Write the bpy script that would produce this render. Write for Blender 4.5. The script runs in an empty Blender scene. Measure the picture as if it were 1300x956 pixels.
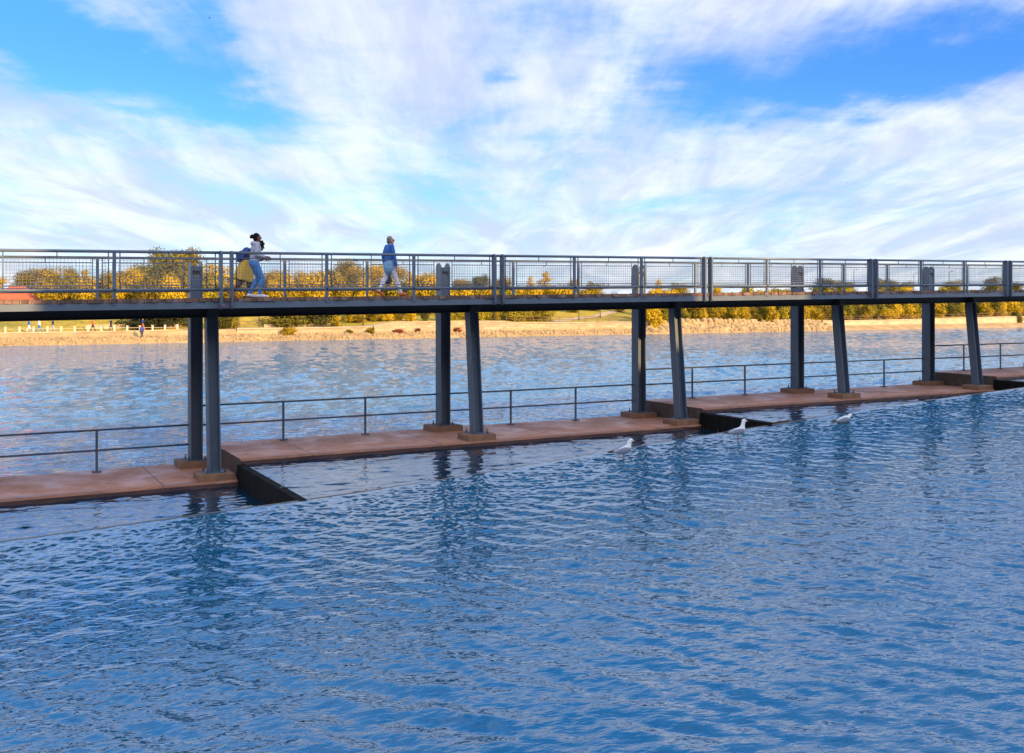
import bpy, math, random
from mathutils import Vector, Matrix, noise
random.seed(7)
R = math.radians
scene = bpy.context.scene
col = scene.collection

# ------------------------------------------------------------------ layout
F = 1264.0                    # focal length in photo pixels (35 mm on 36 mm)
E = 4.49                      # eye height above the lowest channel water
OX, OY = -8.464, 26.61        # foot of the first bridge post
UX, UY = 0.8746, 0.4848       # along the bridge (to the right and away)
TH = math.atan2(UY, UX)
BAY = 7.29
SL = 0.0131                   # bridge gradient
STEP = 0.5
def W(s, v, z=0.0):           # bridge coordinates (v towards the viewer) -> world
    return Vector((OX + s*UX + v*UY, OY + s*UY - v*UX, z))
def s_at(px, v):              # station of the point of line v seen at photo column px
    r = (px - 650.0)/F
    a = UX - r*UY
    return (r*(OY - v*UX) - OX - v*UY)/a
def depth(s, v): return OY + s*UY - v*UX
def z_at(py, s, v): return E + (385.0 - py)/F*depth(s, v)
def deck(s): return E + 0.125 + SL*s

# ------------------------------------------------------------------ mesh builder
class MB:
    def __init__(self): self.v = []; self.f = []; self.m = []; self.sm = []
    def add(self, vs, fs, m=0, smooth=False):
        b = len(self.v); self.v += [tuple(p) for p in vs]
        for f in fs: self.f.append([b+i for i in f]); self.m.append(m); self.sm.append(smooth)
    def box(self, x0, x1, y0, y1, z0, z1, m=0, sl=0.0):
        vs = [(x, y, z + sl*x) for z in (z0, z1) for y in (y0, y1) for x in (x0, x1)]
        self.add(vs, [(0,2,3,1),(4,5,7,6),(0,1,5,4),(2,6,7,3),(0,4,6,2),(1,3,7,5)], m)
    def bar(self, a, b, wx, wy, m=0):        # box section along a->b (mostly vertical)
        a = Vector(a); b = Vector(b)
        vs = []
        for p in (a, b):
            for y in (-wy/2, wy/2):
                for x in (-wx/2, wx/2): vs.append((p.x+x, p.y+y, p.z))
        self.add(vs, [(0,2,3,1),(4,5,7,6),(0,1,5,4),(2,6,7,3),(0,4,6,2),(1,3,7,5)], m)
    def tube(self, pts, rs, n=8, m=0, smooth=True, cap=True):
        pts = [Vector(p) for p in pts]
        if not hasattr(rs, '__len__'): rs = [rs]*len(pts)
        rings = []; ref = None
        for i, p in enumerate(pts):
            t = (pts[min(i+1, len(pts)-1)] - pts[max(i-1, 0)]).normalized()
            if ref is None:
                ref = Vector((0,0,1)) if abs(t.z) < 0.9 else Vector((1,0,0))
            a = t.cross(ref).normalized(); b = t.cross(a).normalized(); ref = a.cross(t)
            rings.append([p + rs[i]*(math.cos(k*2*math.pi/n)*a + math.sin(k*2*math.pi/n)*b) for k in range(n)])
        vs = [q for r in rings for q in r]
        fs = []
        for i in range(len(pts)-1):
            for k in range(n):
                fs.append((i*n+k, i*n+(k+1)%n, (i+1)*n+(k+1)%n, (i+1)*n+k))
        if cap:
            fs.append(tuple(range(n-1, -1, -1))); fs.append(tuple((len(pts)-1)*n+k for k in range(n)))
        self.add(vs, fs, m, smooth)
    def ell(self, c, r, rot=None, n=12, k=8, m=0):   # ellipsoid
        c = Vector(c); vs = []; fs = []
        M = rot or Matrix.Identity(3)
        for i in range(k+1):
            th = math.pi*i/k
            for j in range(n):
                ph = 2*math.pi*j/n
                d = Vector((r[0]*math.sin(th)*math.cos(ph), r[1]*math.sin(th)*math.sin(ph), r[2]*math.cos(th)))
                vs.append(c + M @ d)
        for i in range(k):
            for j in range(n):
                fs.append((i*n+j, (i+1)*n+j, (i+1)*n+(j+1)%n, i*n+(j+1)%n))
        self.add(vs, fs, m, True)
    def cap(self, a, b, ra, rb, n=12):               # closed tapered capsule
        a = Vector(a); b = Vector(b); d = (b-a); L = d.length; t = d/L if L > 1e-6 else Vector((0,0,1))
        pts = []; rs = []
        for q in (90, 60, 30): pts.append(a - t*ra*math.sin(R(q))); rs.append(max(ra*math.cos(R(q)), 0.0005))
        pts.append(a); rs.append(ra); pts.append(b); rs.append(rb)
        for q in (30, 60, 90): pts.append(b + t*rb*math.sin(R(q))); rs.append(max(rb*math.cos(R(q)), 0.0005))
        self.tube(pts, rs, n)
    def mesh(self, name, mats):
        me = bpy.data.meshes.new(name)
        me.from_pydata(self.v, [], self.f); me.update()
        for mt in (mats if isinstance(mats, (list, tuple)) else [mats]): me.materials.append(mt)
        me.polygons.foreach_set('material_index', self.m)
        me.polygons.foreach_set('use_smooth', self.sm)
        return me
    def build(self, name, mats, parent=None, loc=None, rz=None):
        o = bpy.data.objects.new(name, self.mesh(name, mats)); col.objects.link(o)
        if parent: o.parent = parent
        if loc is not None: o.location = loc
        if rz is not None: o.rotation_euler = (0, 0, rz)
        return o
def remesh(mb, name, mat, voxel, parent=None, smooth=4):
    o = mb.build(name, mat, parent)
    r = o.modifiers.new('r', 'REMESH'); r.mode = 'VOXEL'; r.voxel_size = voxel; r.use_smooth_shade = True
    if smooth:
        q = o.modifiers.new('s', 'SMOOTH'); q.iterations = smooth; q.factor = 0.5
    dg = bpy.context.evaluated_depsgraph_get()
    me = bpy.data.meshes.new_from_object(o.evaluated_get(dg))
    o.modifiers.clear(); o.data = me
    if not me.materials: me.materials.append(mat)
    me.polygons.foreach_set('use_smooth', [True]*len(me.polygons))
    return o
def tag(o, label=None, cat=None, group=None, kind=None):
    if label: o['label'] = label
    if cat: o['category'] = cat
    if group: o['group'] = group
    if kind: o['kind'] = kind
    return o
def thing(name, label, cat, loc, rz=0.0, group=None):
    o = bpy.data.objects.new(name, None); col.objects.link(o)
    o.empty_display_size = 0.2
    o.location = loc; o.rotation_euler = (0, 0, rz)
    return tag(o, label, cat, group)
def dup(root, loc, rz=None, label=None, group=None, scale=None):
    r = root.copy(); col.objects.link(r); r.location = loc
    if rz is not None: r.rotation_euler = (0, 0, rz)
    if scale is not None: r.scale = scale
    if label: r['label'] = label
    if group: r['group'] = group
    for ch in list(root.children):
        c = ch.copy(); col.objects.link(c); c.parent = r
        for g in list(ch.children):
            d = g.copy(); col.objects.link(d); d.parent = c
    return r
ORD = ['first','second','third','fourth','fifth','sixth','seventh','eighth','ninth','tenth']

# ------------------------------------------------------------------ node helpers
class NT:
    def __init__(self, tree): self.t = tree; self.n = tree.nodes; self.l = tree.links
    def node(self, typ, **kw):
        n = self.n.new(typ)
        for k, v in kw.items(): setattr(n, k, v)
        return n
    def put(self, sock, v):
        if hasattr(v, 'is_output'): self.l.new(v, sock)
        elif v is not None: sock.default_value = v
    def math(self, op, a, b=None, c=None, clamp=False):
        n = self.node('ShaderNodeMath', operation=op); n.use_clamp = clamp
        self.put(n.inputs[0], a)
        if b is not None: self.put(n.inputs[1], b)
        if c is not None: self.put(n.inputs[2], c)
        return n.outputs[0]
    def noise(self, vec, scale, detail=4, rough=0.55, dist=0.0):
        n = self.node('ShaderNodeTexNoise')
        self.put(n.inputs['Vector'], vec); n.inputs['Scale'].default_value = scale
        n.inputs['Detail'].default_value = detail; n.inputs['Roughness'].default_value = rough
        n.inputs['Distortion'].default_value = dist
        return n.outputs['Fac']
    def mapping(self, vec, scale=(1,1,1), rot=(0,0,0), loc=(0,0,0)):
        n = self.node('ShaderNodeMapping'); self.put(n.inputs['Vector'], vec)
        n.inputs['Scale'].default_value = scale; n.inputs['Rotation'].default_value = rot
        n.inputs['Location'].default_value = loc
        return n.outputs[0]
    def ramp(self, fac, stops, interp='LINEAR'):
        n = self.node('ShaderNodeValToRGB'); self.put(n.inputs[0], fac)
        n.color_ramp.interpolation = interp
        e = n.color_ramp.elements
        while len(e) < len(stops): e.new(0.5)
        for i, (p, c) in enumerate(stops):
            e[i].position = p
            e[i].color = (c, c, c, 1) if not hasattr(c, '__len__') else tuple(c)[:3] + (1,)
        return n.outputs[0]
    def mix(self, fac, a, b, blend='MIX'):
        n = self.node('ShaderNodeMix', data_type='RGBA', blend_type=blend)
        self.put(n.inputs[0], fac)
        for s, v in ((n.inputs[6], a), (n.inputs[7], b)):
            if hasattr(v, '__len__') and not hasattr(v, 'is_output'): v = tuple(v)[:3] + (1,)
            self.put(s, v)
        return n.outputs[2]
    def smooth(self, x, a, b):
        n = self.node('ShaderNodeMapRange', interpolation_type='SMOOTHSTEP')
        self.put(n.inputs[0], x); self.put(n.inputs[1], a); self.put(n.inputs[2], b)
        return n.outputs[0]
def newmat(name):
    m = bpy.data.materials.new(name); m.use_nodes = True
    t = NT(m.node_tree); p = m.node_tree.nodes['Principled BSDF']
    return m, t, p
def mat(name, c1, c2=None, scale=3.0, rough=0.6, metal=0.0, bump=0.0, bscale=None, detail=5, stretch=(1,1,1), spec=None):
    m, t, p = newmat(name)
    tc = t.node('ShaderNodeTexCoord').outputs['Object']
    if stretch != (1,1,1): tc = t.mapping(tc, stretch)
    c2 = c2 or tuple(x*0.75 for x in c1)
    f = t.ramp(t.noise(tc, scale, detail, 0.6), [(0.3, 0.0), (0.7, 1.0)])
    t.put(p.inputs['Base Color'], t.mix(f, c1, c2))
    p.inputs['Roughness'].default_value = rough; p.inputs['Metallic'].default_value = metal
    if spec is not None: p.inputs['Specular IOR Level'].default_value = spec
    if bump:
        b = t.node('ShaderNodeBump'); b.inputs['Strength'].default_value = bump
        b.inputs['Distance'].default_value = 0.02
        t.put(b.inputs['Height'], t.noise(tc, bscale or scale*4, 6, 0.6)); t.put(p.inputs['Normal'], b.outputs[0])
    return m

# ------------------------------------------------------------------ materials
M = {}
def steelmat():
    m, t, p = newmat('steel_paint')
    tc = t.node('ShaderNodeTexCoord').outputs['Object']
    a = t.ramp(t.noise(t.mapping(tc, (1,1,.35)), 1.5, 5, .6), [(.3,0),(.7,1)])
    c = t.mix(a, (0.09,0.115,0.155), (0.065,0.085,0.12))
    st = t.noise(t.mapping(tc, (9,9,.35)), 1.6, 6, .65)                 # thin runs down the paint
    c = t.mix(t.ramp(st, [(.60,0),(.74,.55)]), c, (.13,.075,.045))
    gr = t.noise(tc, 7, 8, .75)
    c = t.mix(t.ramp(gr, [(.58,0),(.72,.5)]), c, (.20,.215,.24))
    t.put(p.inputs['Base Color'], c); t.put(p.inputs['Roughness'], t.ramp(gr, [(.35,.38),(.7,.65)]))
    return m
M['steel'] = steelmat()
M['rail'] = mat('rail_paint', (0.115,0.14,0.175), (0.085,0.105,0.135), 2.0, 0.4, 0.0)
M['dark_steel'] = mat('girder_paint', (0.02,0.024,0.03), (0.012,0.014,0.018), 2.0, 0.6)
M['wire'] = mat('galvanised_wire', (0.22,0.21,0.22), (0.16,0.155,0.165), 2.0, 0.45, 0.0)
M['black'] = mat('black_plastic', (0.01,0.01,0.012), None, 5, 0.5)
M['glass'] = mat('lamp_glass', (0.25,0.27,0.28), (0.2,0.22,0.24), 5, 0.15)
M['bolt'] = mat('bolt_steel', (0.06,0.065,0.07), None, 10, 0.4, 0.3)
M['tag_red'] = mat('red_tag', (0.5,0.10,0.09), (0.42,0.16,0.15), 30, 0.5)
def wood():
    m, t, p = newmat('deck_wood')
    tc = t.node('ShaderNodeTexCoord').outputs['Object']
    x = t.node('ShaderNodeSeparateXYZ'); t.put(x.inputs[0], tc)
    idx = t.math('FLOOR', t.math('DIVIDE', x.outputs[0], 0.15))
    wn = t.node('ShaderNodeTexWhiteNoise', noise_dimensions='1D'); t.put(wn.inputs['W'], idx)
    base = t.ramp(wn.outputs['Value'], [(0, (0.10,0.055,0.035)), (.45, (0.17,0.09,0.06)), (.75, (0.24,0.12,0.08)), (1, (0.30,0.19,0.14))])
    n = t.noise(t.mapping(tc, (8,1.2,8)), 3, 5, .6)
    t.put(p.inputs['Base Color'], t.mix(t.ramp(n, [(.35, 0), (.7, .7)]), base, (0.06,0.035,0.025)))
    p.inputs['Roughness'].default_value = 0.8
    return m
M['wood'] = wood()
def walkmat():
    m, t, p = newmat('red_concrete')
    tc = t.node('ShaderNodeTexCoord').outputs['Object']
    a = t.noise(tc, 0.9, 6, .6, .4); b = t.noise(t.mapping(tc, (1.0,3.0,3.0)), 6, 6, .65)
    c = t.mix(t.ramp(a, [(.3, 0), (.68, 1)]), (0.64,0.25,0.11), (0.44,0.165,0.075))
    c = t.mix(t.ramp(b, [(.45, 0), (.75, .6)]), c, (0.62,0.36,0.27))
    d = t.noise(tc, 2.3, 8, .7, 1.0)
    c = t.mix(t.ramp(d, [(.56, 0), (.72, .75)]), c, (0.075,0.045,0.04))
    sx_ = t.node('ShaderNodeSeparateXYZ'); t.put(sx_.inputs[0], tc)
    jn = t.math('ABSOLUTE', t.math('SUBTRACT', t.math('FRACT', t.math('DIVIDE', t.math('ADD', sx_.outputs[0], t.math('MULTIPLY', b, .02)), 3.65)), .5))
    c = t.mix(t.math('LESS_THAN', jn, .0035), c, (.06,.035,.03))
    vo = t.node('ShaderNodeTexVoronoi'); t.put(vo.inputs['Vector'], tc); vo.inputs['Scale'].default_value = 1.7
    dr = t.math('MULTIPLY', t.math('LESS_THAN', vo.outputs['Distance'], .055), t.math('GREATER_THAN', b, .5))
    c = t.mix(dr, c, (.6,.58,.53))
    wet = t.smooth(t.math('ADD', sx_.outputs[1], t.math('MULTIPLY', a, 1.1)), -1.75, -2.15)
    c = t.mix(t.math('MULTIPLY', wet, .65), c, (.10,.05,.04))
    t.put(p.inputs['Base Color'], c)
    t.put(p.inputs['Roughness'], t.ramp(a, [(.35, .35), (.65, .8)]))
    bp = t.node('ShaderNodeBump'); bp.inputs['Strength'].default_value = .5; bp.inputs['Distance'].default_value = .015
    t.put(bp.inputs['Height'], t.noise(tc, 14, 8, .7)); t.put(p.inputs['Normal'], bp.outputs[0])
    return m
M['walk'] = walkmat()
M['edge'] = mat('wet_edge_concrete', (0.045,0.022,0.02), (0.12,0.055,0.045), 2.0, 0.35, 0, .6, 12, stretch=(1,1,2))
M['plinth'] = mat('ochre_concrete', (0.27,0.13,0.065), (0.15,0.075,0.045), 2.5, 0.75, 0, .5, 14)
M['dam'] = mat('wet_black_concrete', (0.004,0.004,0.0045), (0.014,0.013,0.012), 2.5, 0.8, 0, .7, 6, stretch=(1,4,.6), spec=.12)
M['crest'] = mat('weir_edge_concrete', (0.20,0.15,0.11), (0.10,0.085,0.07), 2.5, 0.5)
M['quay'] = mat('quay_concrete', (0.30,0.29,0.27), (0.22,0.21,0.20), 1.0, 0.85, 0, .4, 9)
M['shade_wall'] = mat('shade_block_wall', (0.13,0.075,0.055), (0.09,0.055,0.045), 2.0, 0.85)
M['pane'] = mat('dark_window_glass', (0.03,0.035,0.04), None, 1, 0.1)
M['roofing'] = mat('shade_block_roof', (0.12,0.12,0.12), None, 1, 0.9)

def water(name, deep, layers, rough=0.03, dist=0.05, strength=1.0, fleck=None, ior=1.33, spec=0.5):
    m, t, p = newmat(name)
    pos = t.node('ShaderNodeNewGeometry').outputs['Position']
    h = None
    for (sx, sy, ang, sc, det, amp, warp) in layers:
        v = t.mapping(t.mapping(pos, (1,1,1), (0,0,R(ang))), (sx, sy, 1))
        n = t.math('MULTIPLY', t.noise(v, sc, det, .5, warp), amp)
        h = n if h is None else t.math('ADD', h, n)
    b = t.node('ShaderNodeBump'); b.inputs['Strength'].default_value = strength
    b.inputs['Distance'].default_value = dist
    t.put(b.inputs['Height'], h); t.put(p.inputs['Normal'], b.outputs[0])
    t.put(p.inputs['Base Color'], t.mix(t.noise(pos, .12, 3), tuple(x*.8 for x in deep), tuple(x*1.25 for x in deep)))
    p.inputs['Roughness'].default_value = rough; p.inputs['IOR'].default_value = ior
    p.inputs['Specular IOR Level'].default_value = spec
    return m
#            sx   sy   ang  scale det amp warp
M['pool'] = water('pool_water', (0.001,0.085,0.165), [(.7, 1.5, -8, 9.0, 2, 1.0, .5)], 0.01, 0.008, 1.0, ior=3.0)
M['cell'] = water('channel_water', (0.0008,0.02,0.045), [(.7, 1.5, -22, 9, 2, 1.0, .5)], 0.01, 0.005, 1.0, ior=3.0)
M['river'] = water('river_water', (0.025,0.115,0.205), [(.8, 1.4, -22, 3.5, 3, 1.0, .5)], 0.02, 0.10, 1.0, ior=1.6)

# ------------------------------------------------------------------ water, channels, weir
def strip(name, mt, ss, v0f, v1f, zf, nv=1, kind='structure', down=0.0):
    mb = MB(); vs = []; fs = []
    for s in ss:
        for j in range(nv+1):
            v = v0f(s) + (v1f(s)-v0f(s))*j/nv
            vs.append(W(s, v, zf(s)))
    n = nv+1
    for i in range(len(ss)-1):
        for j in range(nv): fs.append((i*n+j, i*n+j+1, (i+1)*n+j+1, (i+1)*n+j))
    mb.add(vs, fs)
    o = mb.build(name, mt); tag(o, kind=kind); return o
KN = [(-60,7.9),(-5,7.8),(.56,7.7),(4.4,7.4),(9,6.65),(14.2,5.7),(17,5.4),(28,4.85),(60,4.7)]
def crest(s):
    for (a, va), (b, vb) in zip(KN, KN[1:]):
        if s <= b:
            q = (s-a)/(b-a); return va + (vb-va)*q
    return KN[-1][1]
def pool_z(s): return STEP + (s-.56)*STEP/(2*BAY) - .07*math.exp(-((s-15)/4)**2)
SS = [-40 + 1.0*i for i in range(100)]
import numpy as np
def waves(x, y, seed, lam0, lam1, n, slope, main, spread):
    """sum of many small wave trains; heights in metres at world x, y"""
    rg = np.random.RandomState(seed); h = np.zeros_like(x)
    for i in range(n):
        lam = math.exp(rg.uniform(math.log(lam0), math.log(lam1))); k = 2*math.pi/lam
        a = R(main + rg.normal()*spread); ph = rg.uniform(0, 6.283)
        # slow drift of each train's strength, so no pattern repeats
        px, py, pp = rg.normal(size=2)*(.5/lam), None, rg.uniform(0, 6.283)
        env = .6 + .4*np.sin(px[0]*x + px[1]*y + pp)
        q = k*(math.cos(a)*x + math.sin(a)*y) + ph + .5*np.sin(px[1]*1.7*x - px[0]*1.3*y + pp)
        h += env*(slope/k*math.sqrt(2.0/n))*np.sin(q)
    return h
def water_sheet(name, mt, s_arr, v_arr, zf, hf):
    """v_arr: rows by columns of v values (or a 1-D array used for every station)"""
    S = np.repeat(np.asarray(s_arr)[:, None], v_arr.shape[-1], 1)
    Vv = v_arr if v_arr.ndim == 2 else np.repeat(v_arr[None, :], len(s_arr), 0)
    X = OX + S*UX + Vv*UY; Y = OY + S*UY - Vv*UX
    Z = zf(S, Vv) + hf(X, Y, S, Vv)
    ns, nv = S.shape
    co_ = np.stack([X, Y, Z], -1).reshape(-1, 3)
    idx = np.arange(ns*nv).reshape(ns, nv)
    q = np.stack([idx[:-1,:-1], idx[:-1,1:], idx[1:,1:], idx[1:,:-1]], -1).reshape(-1, 4)
    me = bpy.data.meshes.new(name); nf = len(q)
    me.vertices.add(len(co_)); me.vertices.foreach_set('co', co_.ravel())
    me.loops.add(nf*4); me.loops.foreach_set('vertex_index', q.ravel().astype(np.int32))
    me.polygons.add(nf); me.polygons.foreach_set('loop_start', np.arange(0, nf*4, 4, dtype=np.int32))
    me.update(calc_edges=True); me.validate()
    me.polygons.foreach_set('use_smooth', np.ones(nf, dtype=bool))
    me.materials.append(mt)
    o = bpy.data.objects.new(name, me); col.objects.link(o)
    return tag(o, kind='structure')
def cvec(a): return np.array([crest(float(q)) for q in a])
s_near = np.arange(-13.0, 42.0, .042)
t01 = np.linspace(0, 1, 600)
V2 = cvec(s_near)[:, None] + (31.0 - cvec(s_near)[:, None])*t01[None, :]
pz = lambda S, Vv: STEP + (S-.56)*STEP/(2*BAY) - .07*np.exp(-((S-15)/4)**2)
def pool_h(X, Y, S, Vv):
    C = cvec(S[:, 0])[:, None]
    d = Vv - C
    calm = np.clip(d/.35, .15, 1)
    rough = np.exp(-((d-1.2)/2.4)**2)
    h = waves(X, Y, 1, .24, .75, 40, .10, 52, 22) + waves(X, Y, 6, .26, .8, 24, .055, -62, 25) + waves(X, Y, 5, 1.2, 3.0, 16, .02, -75, 30) + waves(X, Y, 2, .12, .30, 48, .09, -50, 45)
    h2 = waves(X, Y, 3, .12, .30, 48, .30, -80, 65)
    edge = np.clip((31.0-Vv)/2, 0, 1)*np.clip((S+13)/2, 0, 1)*np.clip((42-S)/2, 0, 1)
    return edge*(calm*h + rough*calm*h2*.9)
water_sheet('pool_water', M['pool'], s_near, V2, pz, pool_h)
for (a_, b_, v0, v1) in ((-50, -13, None, 44), (42, 90, None, 44), (-13, 42, 31.0, 44)):
    ss = np.arange(a_, b_+.01, .5); c0 = cvec(ss)[:, None] if v0 is None else np.full((len(ss),1), v0)
    water_sheet('pool_water', M['pool'], ss, c0 + (v1-c0)*np.linspace(0,1,30)[None, :], pz, lambda X, Y, S, Vv: 0*X)
FRONT, BACK = 2.7, -0.55
STEPS = [-2*BAY+.55, .55, 2*BAY+.55, 4*BAY+.55, 6*BAY+.55]
for k in range(4):
    z = STEP*k
    a, b = STEPS[k], STEPS[k+1]
    lo, hi = max(a, -13.0), min(b, 42.0)
    ss = np.linspace(lo, hi, int((hi-lo)/.05)+1); c1 = cvec(ss)[:, None] - .02
    water_sheet('channel_water', M['cell'], ss, (FRONT-.3) + (c1-FRONT+.3)*np.linspace(0,1,110)[None, :], lambda S, Vv: z + 0*S,
                lambda X, Y, S, Vv: waves(X, Y, 11+k, .24, .8, 40, .12, -68, 16) + waves(X, Y, 21+k, .13, .33, 36, .10, -55, 40))
# river: a fine sheet where it is seen, plain water beyond
s_riv = np.arange(-70.0, 300.0, .33)
v_riv = -(np.geomspace(1.0, 104.7, 330) - .7)
def river_h(X, Y, S, Vv):
    patch = .75 + .5*np.sin(X*.021+Y*.05+1)*np.sin(X*.043-Y*.031) 
    near = 1.0
    return patch*near*(waves(X, Y, 31, 1.3, 4.0, 44, .09, -65, 30) + waves(X, Y, 32, .75, 1.5, 44, .15, -60, 40))
water_sheet('river', M['river'], s_riv, v_riv, lambda S, Vv: -.5 + 0*S, river_h)
mb = MB()
for (a_, b_) in ((-900, -70), (299.9, 1500)): mb.add([W(a_, -.3, -.5), W(b_, -.3, -.5), W(b_, -104.2, -.5), W(a_, -104.2, -.5)], [(0,1,2,3)])
tag(mb.build('river', M['river']), kind='structure')
# weir wall between channels and pool
mb = MB(); vs = []; fs = []
for i, s in enumerate(SS):
    z = pool_z(s)
    up = .006 if (s < 2.5 or 12 < s < 18 or s > 27) else .001
    for (dv, zz) in ((-.035, -1.0), (-.035, z+up), (.035, z+up), (.035, -1.0)): vs.append(W(s, crest(s)+dv, zz))
for i in range(len(SS)-1):
    for k in range(3): fs.append((i*4+k, (i+1)*4+k, (i+1)*4+k+1, i*4+k+1))
mb.add(vs, fs)
tag(mb.build('weir_wall', M['crest']), 'low thin concrete weir edge running along the near pool', 'weir')
# dam walls between the channels
for k in (1, 2, 3):
    s = STEPS[k]; zt = STEP*k
    v1 = crest(s) + .05
    r = thing('dam_wall', ['wet black dam wall beside the first leaning bridge leg on the left',
                           'wet black dam wall behind the middle gull',
                           'wet black dam wall at the right edge of the photo'][k-1], 'dam wall', W(s, FRONT, zt-1.0), TH,
              'dam walls between the stepped channels')
    m1 = MB()
    L = v1-FRONT+.1; n = 16
    vs = []; fs = []
    for i in range(n+1):
        y = -(L*i/n) + .1
        j = .012*math.sin(i*2.1)
        for (x, z) in ((-.09+j, 0), (-.07+j, 1.005), (.09, 1.02), (.09, 0)): vs.append((x, y, z))
    for i in range(n):
        for q in range(3): fs.append((i*4+q, i*4+q+1, (i+1)*4+q+1, (i+1)*4+q))
    fs += [(0,3,2,1), (n*4, n*4+1, n*4+2, n*4+3)]
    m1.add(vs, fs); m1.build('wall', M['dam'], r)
    # thin ragged leak streaks running down the face
    rnd = random.Random(k)
    m2 = MB()
    for i in range(26):
        y = -rnd.uniform(.05, L-.6); z1 = .6 - rnd.random()*.1; z0 = z1 - rnd.uniform(.08, .35); w = rnd.uniform(.008, .022)
        m2.add([(-.108, y, z1), (-.112, y-w, z1-.02), (-.116, y-w*.7, z0), (-.112, y+w*.3, z0+.02)], [(0,1,2,3)])
    m2.build('water_streaks', mat('trickle_water', (0.22,0.22,0.22), (.08,.08,.08), 20, .2), r)
# quay on the viewer's side
mb = MB(); mb.box(-60, 100, -70, -37.0, -2, 2.85)
q = mb.build('quay', M['quay'], None, W(0,0,0), TH); tag(q, kind='structure')

# ------------------------------------------------------------------ walkways
WT = .15
walk_label = ['lowest red concrete walkway slab at the lower left', 'long red concrete walkway slab under the second bridge post',
              'red concrete walkway slab under the fourth bridge post', 'highest red concrete walkway slab at the right edge']
for k in range(4):
    a, b = STEPS[k], STEPS[k+1]
    zt = STEP*k + WT
    r = thing('walkway', walk_label[k], 'walkway', W(a, 0, zt), TH, 'stepped concrete walkways under the bridge')
    m1 = MB(); n = 60
    vs = []; fs = []
    for i in range(n+1):
        x = (b-a)*i/n
        w = .03*noise.noise(Vector((x*1.3+k*9, 0, 0))) + .02*noise.noise(Vector((x*5, k*3., 1)))
        if i in (0, n): w = 0
        prof = [(-BACK, -1.9), (-BACK, 0.0), (-(FRONT+w)+.06, -.005), (-(FRONT+w), -.05+w*.5), (-(FRONT+w*1.5)+.03, -.17), (-FRONT+.06, -1.9)]
        for (y, z) in prof: vs.append((x, y, z))
    for i in range(n):
        for q in range(5): fs.append((i*6+q, i*6+q+1, (i+1)*6+q+1, (i+1)*6+q))
    fs += [(5,4,3,2,1,0), tuple(n*6+q for q in range(6))]
    m1.add(vs, fs)
    for fi in range(len(m1.f)):
        if fi < n*5 and fi % 5 in (3, 4): m1.m[fi] = 1
        if fi >= n*5: m1.m[fi] = 2
    m1.build('slab', [M['walk'], M['edge'], mat('stained_step_face', (.13,.075,.05), (.05,.035,.03), 3, .7, 0, .5, 8, stretch=(1,2,1))], r)
    if k: 
        pass
# plinths under posts and legs
def level(s):      # walkway level at station s
    k = 0
    for i in range(4):
        if s >= STEPS[i]: k = i
    return STEP*k + WT
posts_s = [BAY*i for i in range(-1, 6)]
LEGV = 2.25
def plinth(s, v, first_label, group, wx, wy):
    z = level(s)
    r = thing('plinth', first_label, 'plinth', W(s, v, z), TH, group)
    m1 = MB()
    def ring(hx, hy, z): return [(-hx,-hy,z),(hx,-hy,z),(hx,hy,z),(-hx,hy,z)]
    rr = [ring(wx/2, wy/2, -.02), ring(wx/2, wy/2, .15), ring(wx/2-.03, wy/2-.03, .17)]
    vs = [p for q in rr for p in q]; fs = [(3,2,1,0), (8,9,10,11)]
    for i in range(2):
        for j in range(4): fs.append((i*4+j, i*4+(j+1)%4, i*4+4+(j+1)%4, i*4+4+j))
    m1.add(vs, fs); m1.build('block', M['plinth'], r)
    m2 = MB(); m2.box(-.24, .24, -.27, .27, .172, .192); m2.build('base_plate', M['steel'], r)
    for (x, y) in ((-.21,-.24),(.21,-.24),(-.21,.24),(.21,.24)):
        m3 = MB(); m3.tube([(x,y,.18),(x,y,.29)], .014, 6); m3.tube([(x,y,.193),(x,y,.22)], .028, 6, smooth=False)
        m3.build('anchor_bolt', M['bolt'], r)
for i, s in enumerate(posts_s):
    if s < -8 or s > 40: continue
    nm = ['the hidden post off the left edge','the first upright bridge post from the left','the second upright bridge post from the left','the third upright bridge post from the left','the fourth upright bridge post from the left','the fifth upright bridge post from the left','the post off the right edge'][i]
    plinth(s, 0, 'ochre concrete plinth carrying ' + nm, 'plinths under the bridge supports', .95, .8)
    plinth(s, LEGV, 'ochre concrete plinth carrying the leaning leg of ' + nm.replace('upright ', ''), 'plinths under the bridge supports', .86, .72)

# walkway handrails (one run per slab)
RV = -0.16
for k in range(4):
    a, b = STEPS[k], STEPS[k+1]; zt = STEP*k + WT
    r = thing('handrail', ['two bar steel handrail on the lowest walkway at the lower left', 'two bar steel handrail on the walkway between first and third bridge posts',
                           'two bar steel handrail on the walkway between third and fifth bridge posts', 'two bar steel handrail on the highest walkway at the right edge'][k],
              'handrail', W(a, RV, zt), TH, 'handrails along the walkways')
    for zz in (1.08, .56):
        m1 = MB(); m1.tube([(-.45, 0, zz), (b-a-.65, 0, zz)], .026, 8); m1.build('rail', M['rail'], r)
    for j in range(7):
        s = (2*k-2)*BAY + j*BAY/3
        if j % 3 == 0: continue
        m1 = MB(); x = s-a
        m1.box(x-.03, x+.03, -.018, .018, 0.02, 1.07); m1.build('post', M['rail'], r)
        m2 = MB(); m2.box(x-.11, x+.11, -.08, .08, -.01, .022); m2.tube([(x-.08,.0,.0),(x-.08,0,.05)], .014, 6); m2.tube([(x+.08,.0,.0),(x+.08,0,.05)], .014, 6)
        m2.build('foot_plate', M['steel'], r)

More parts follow.
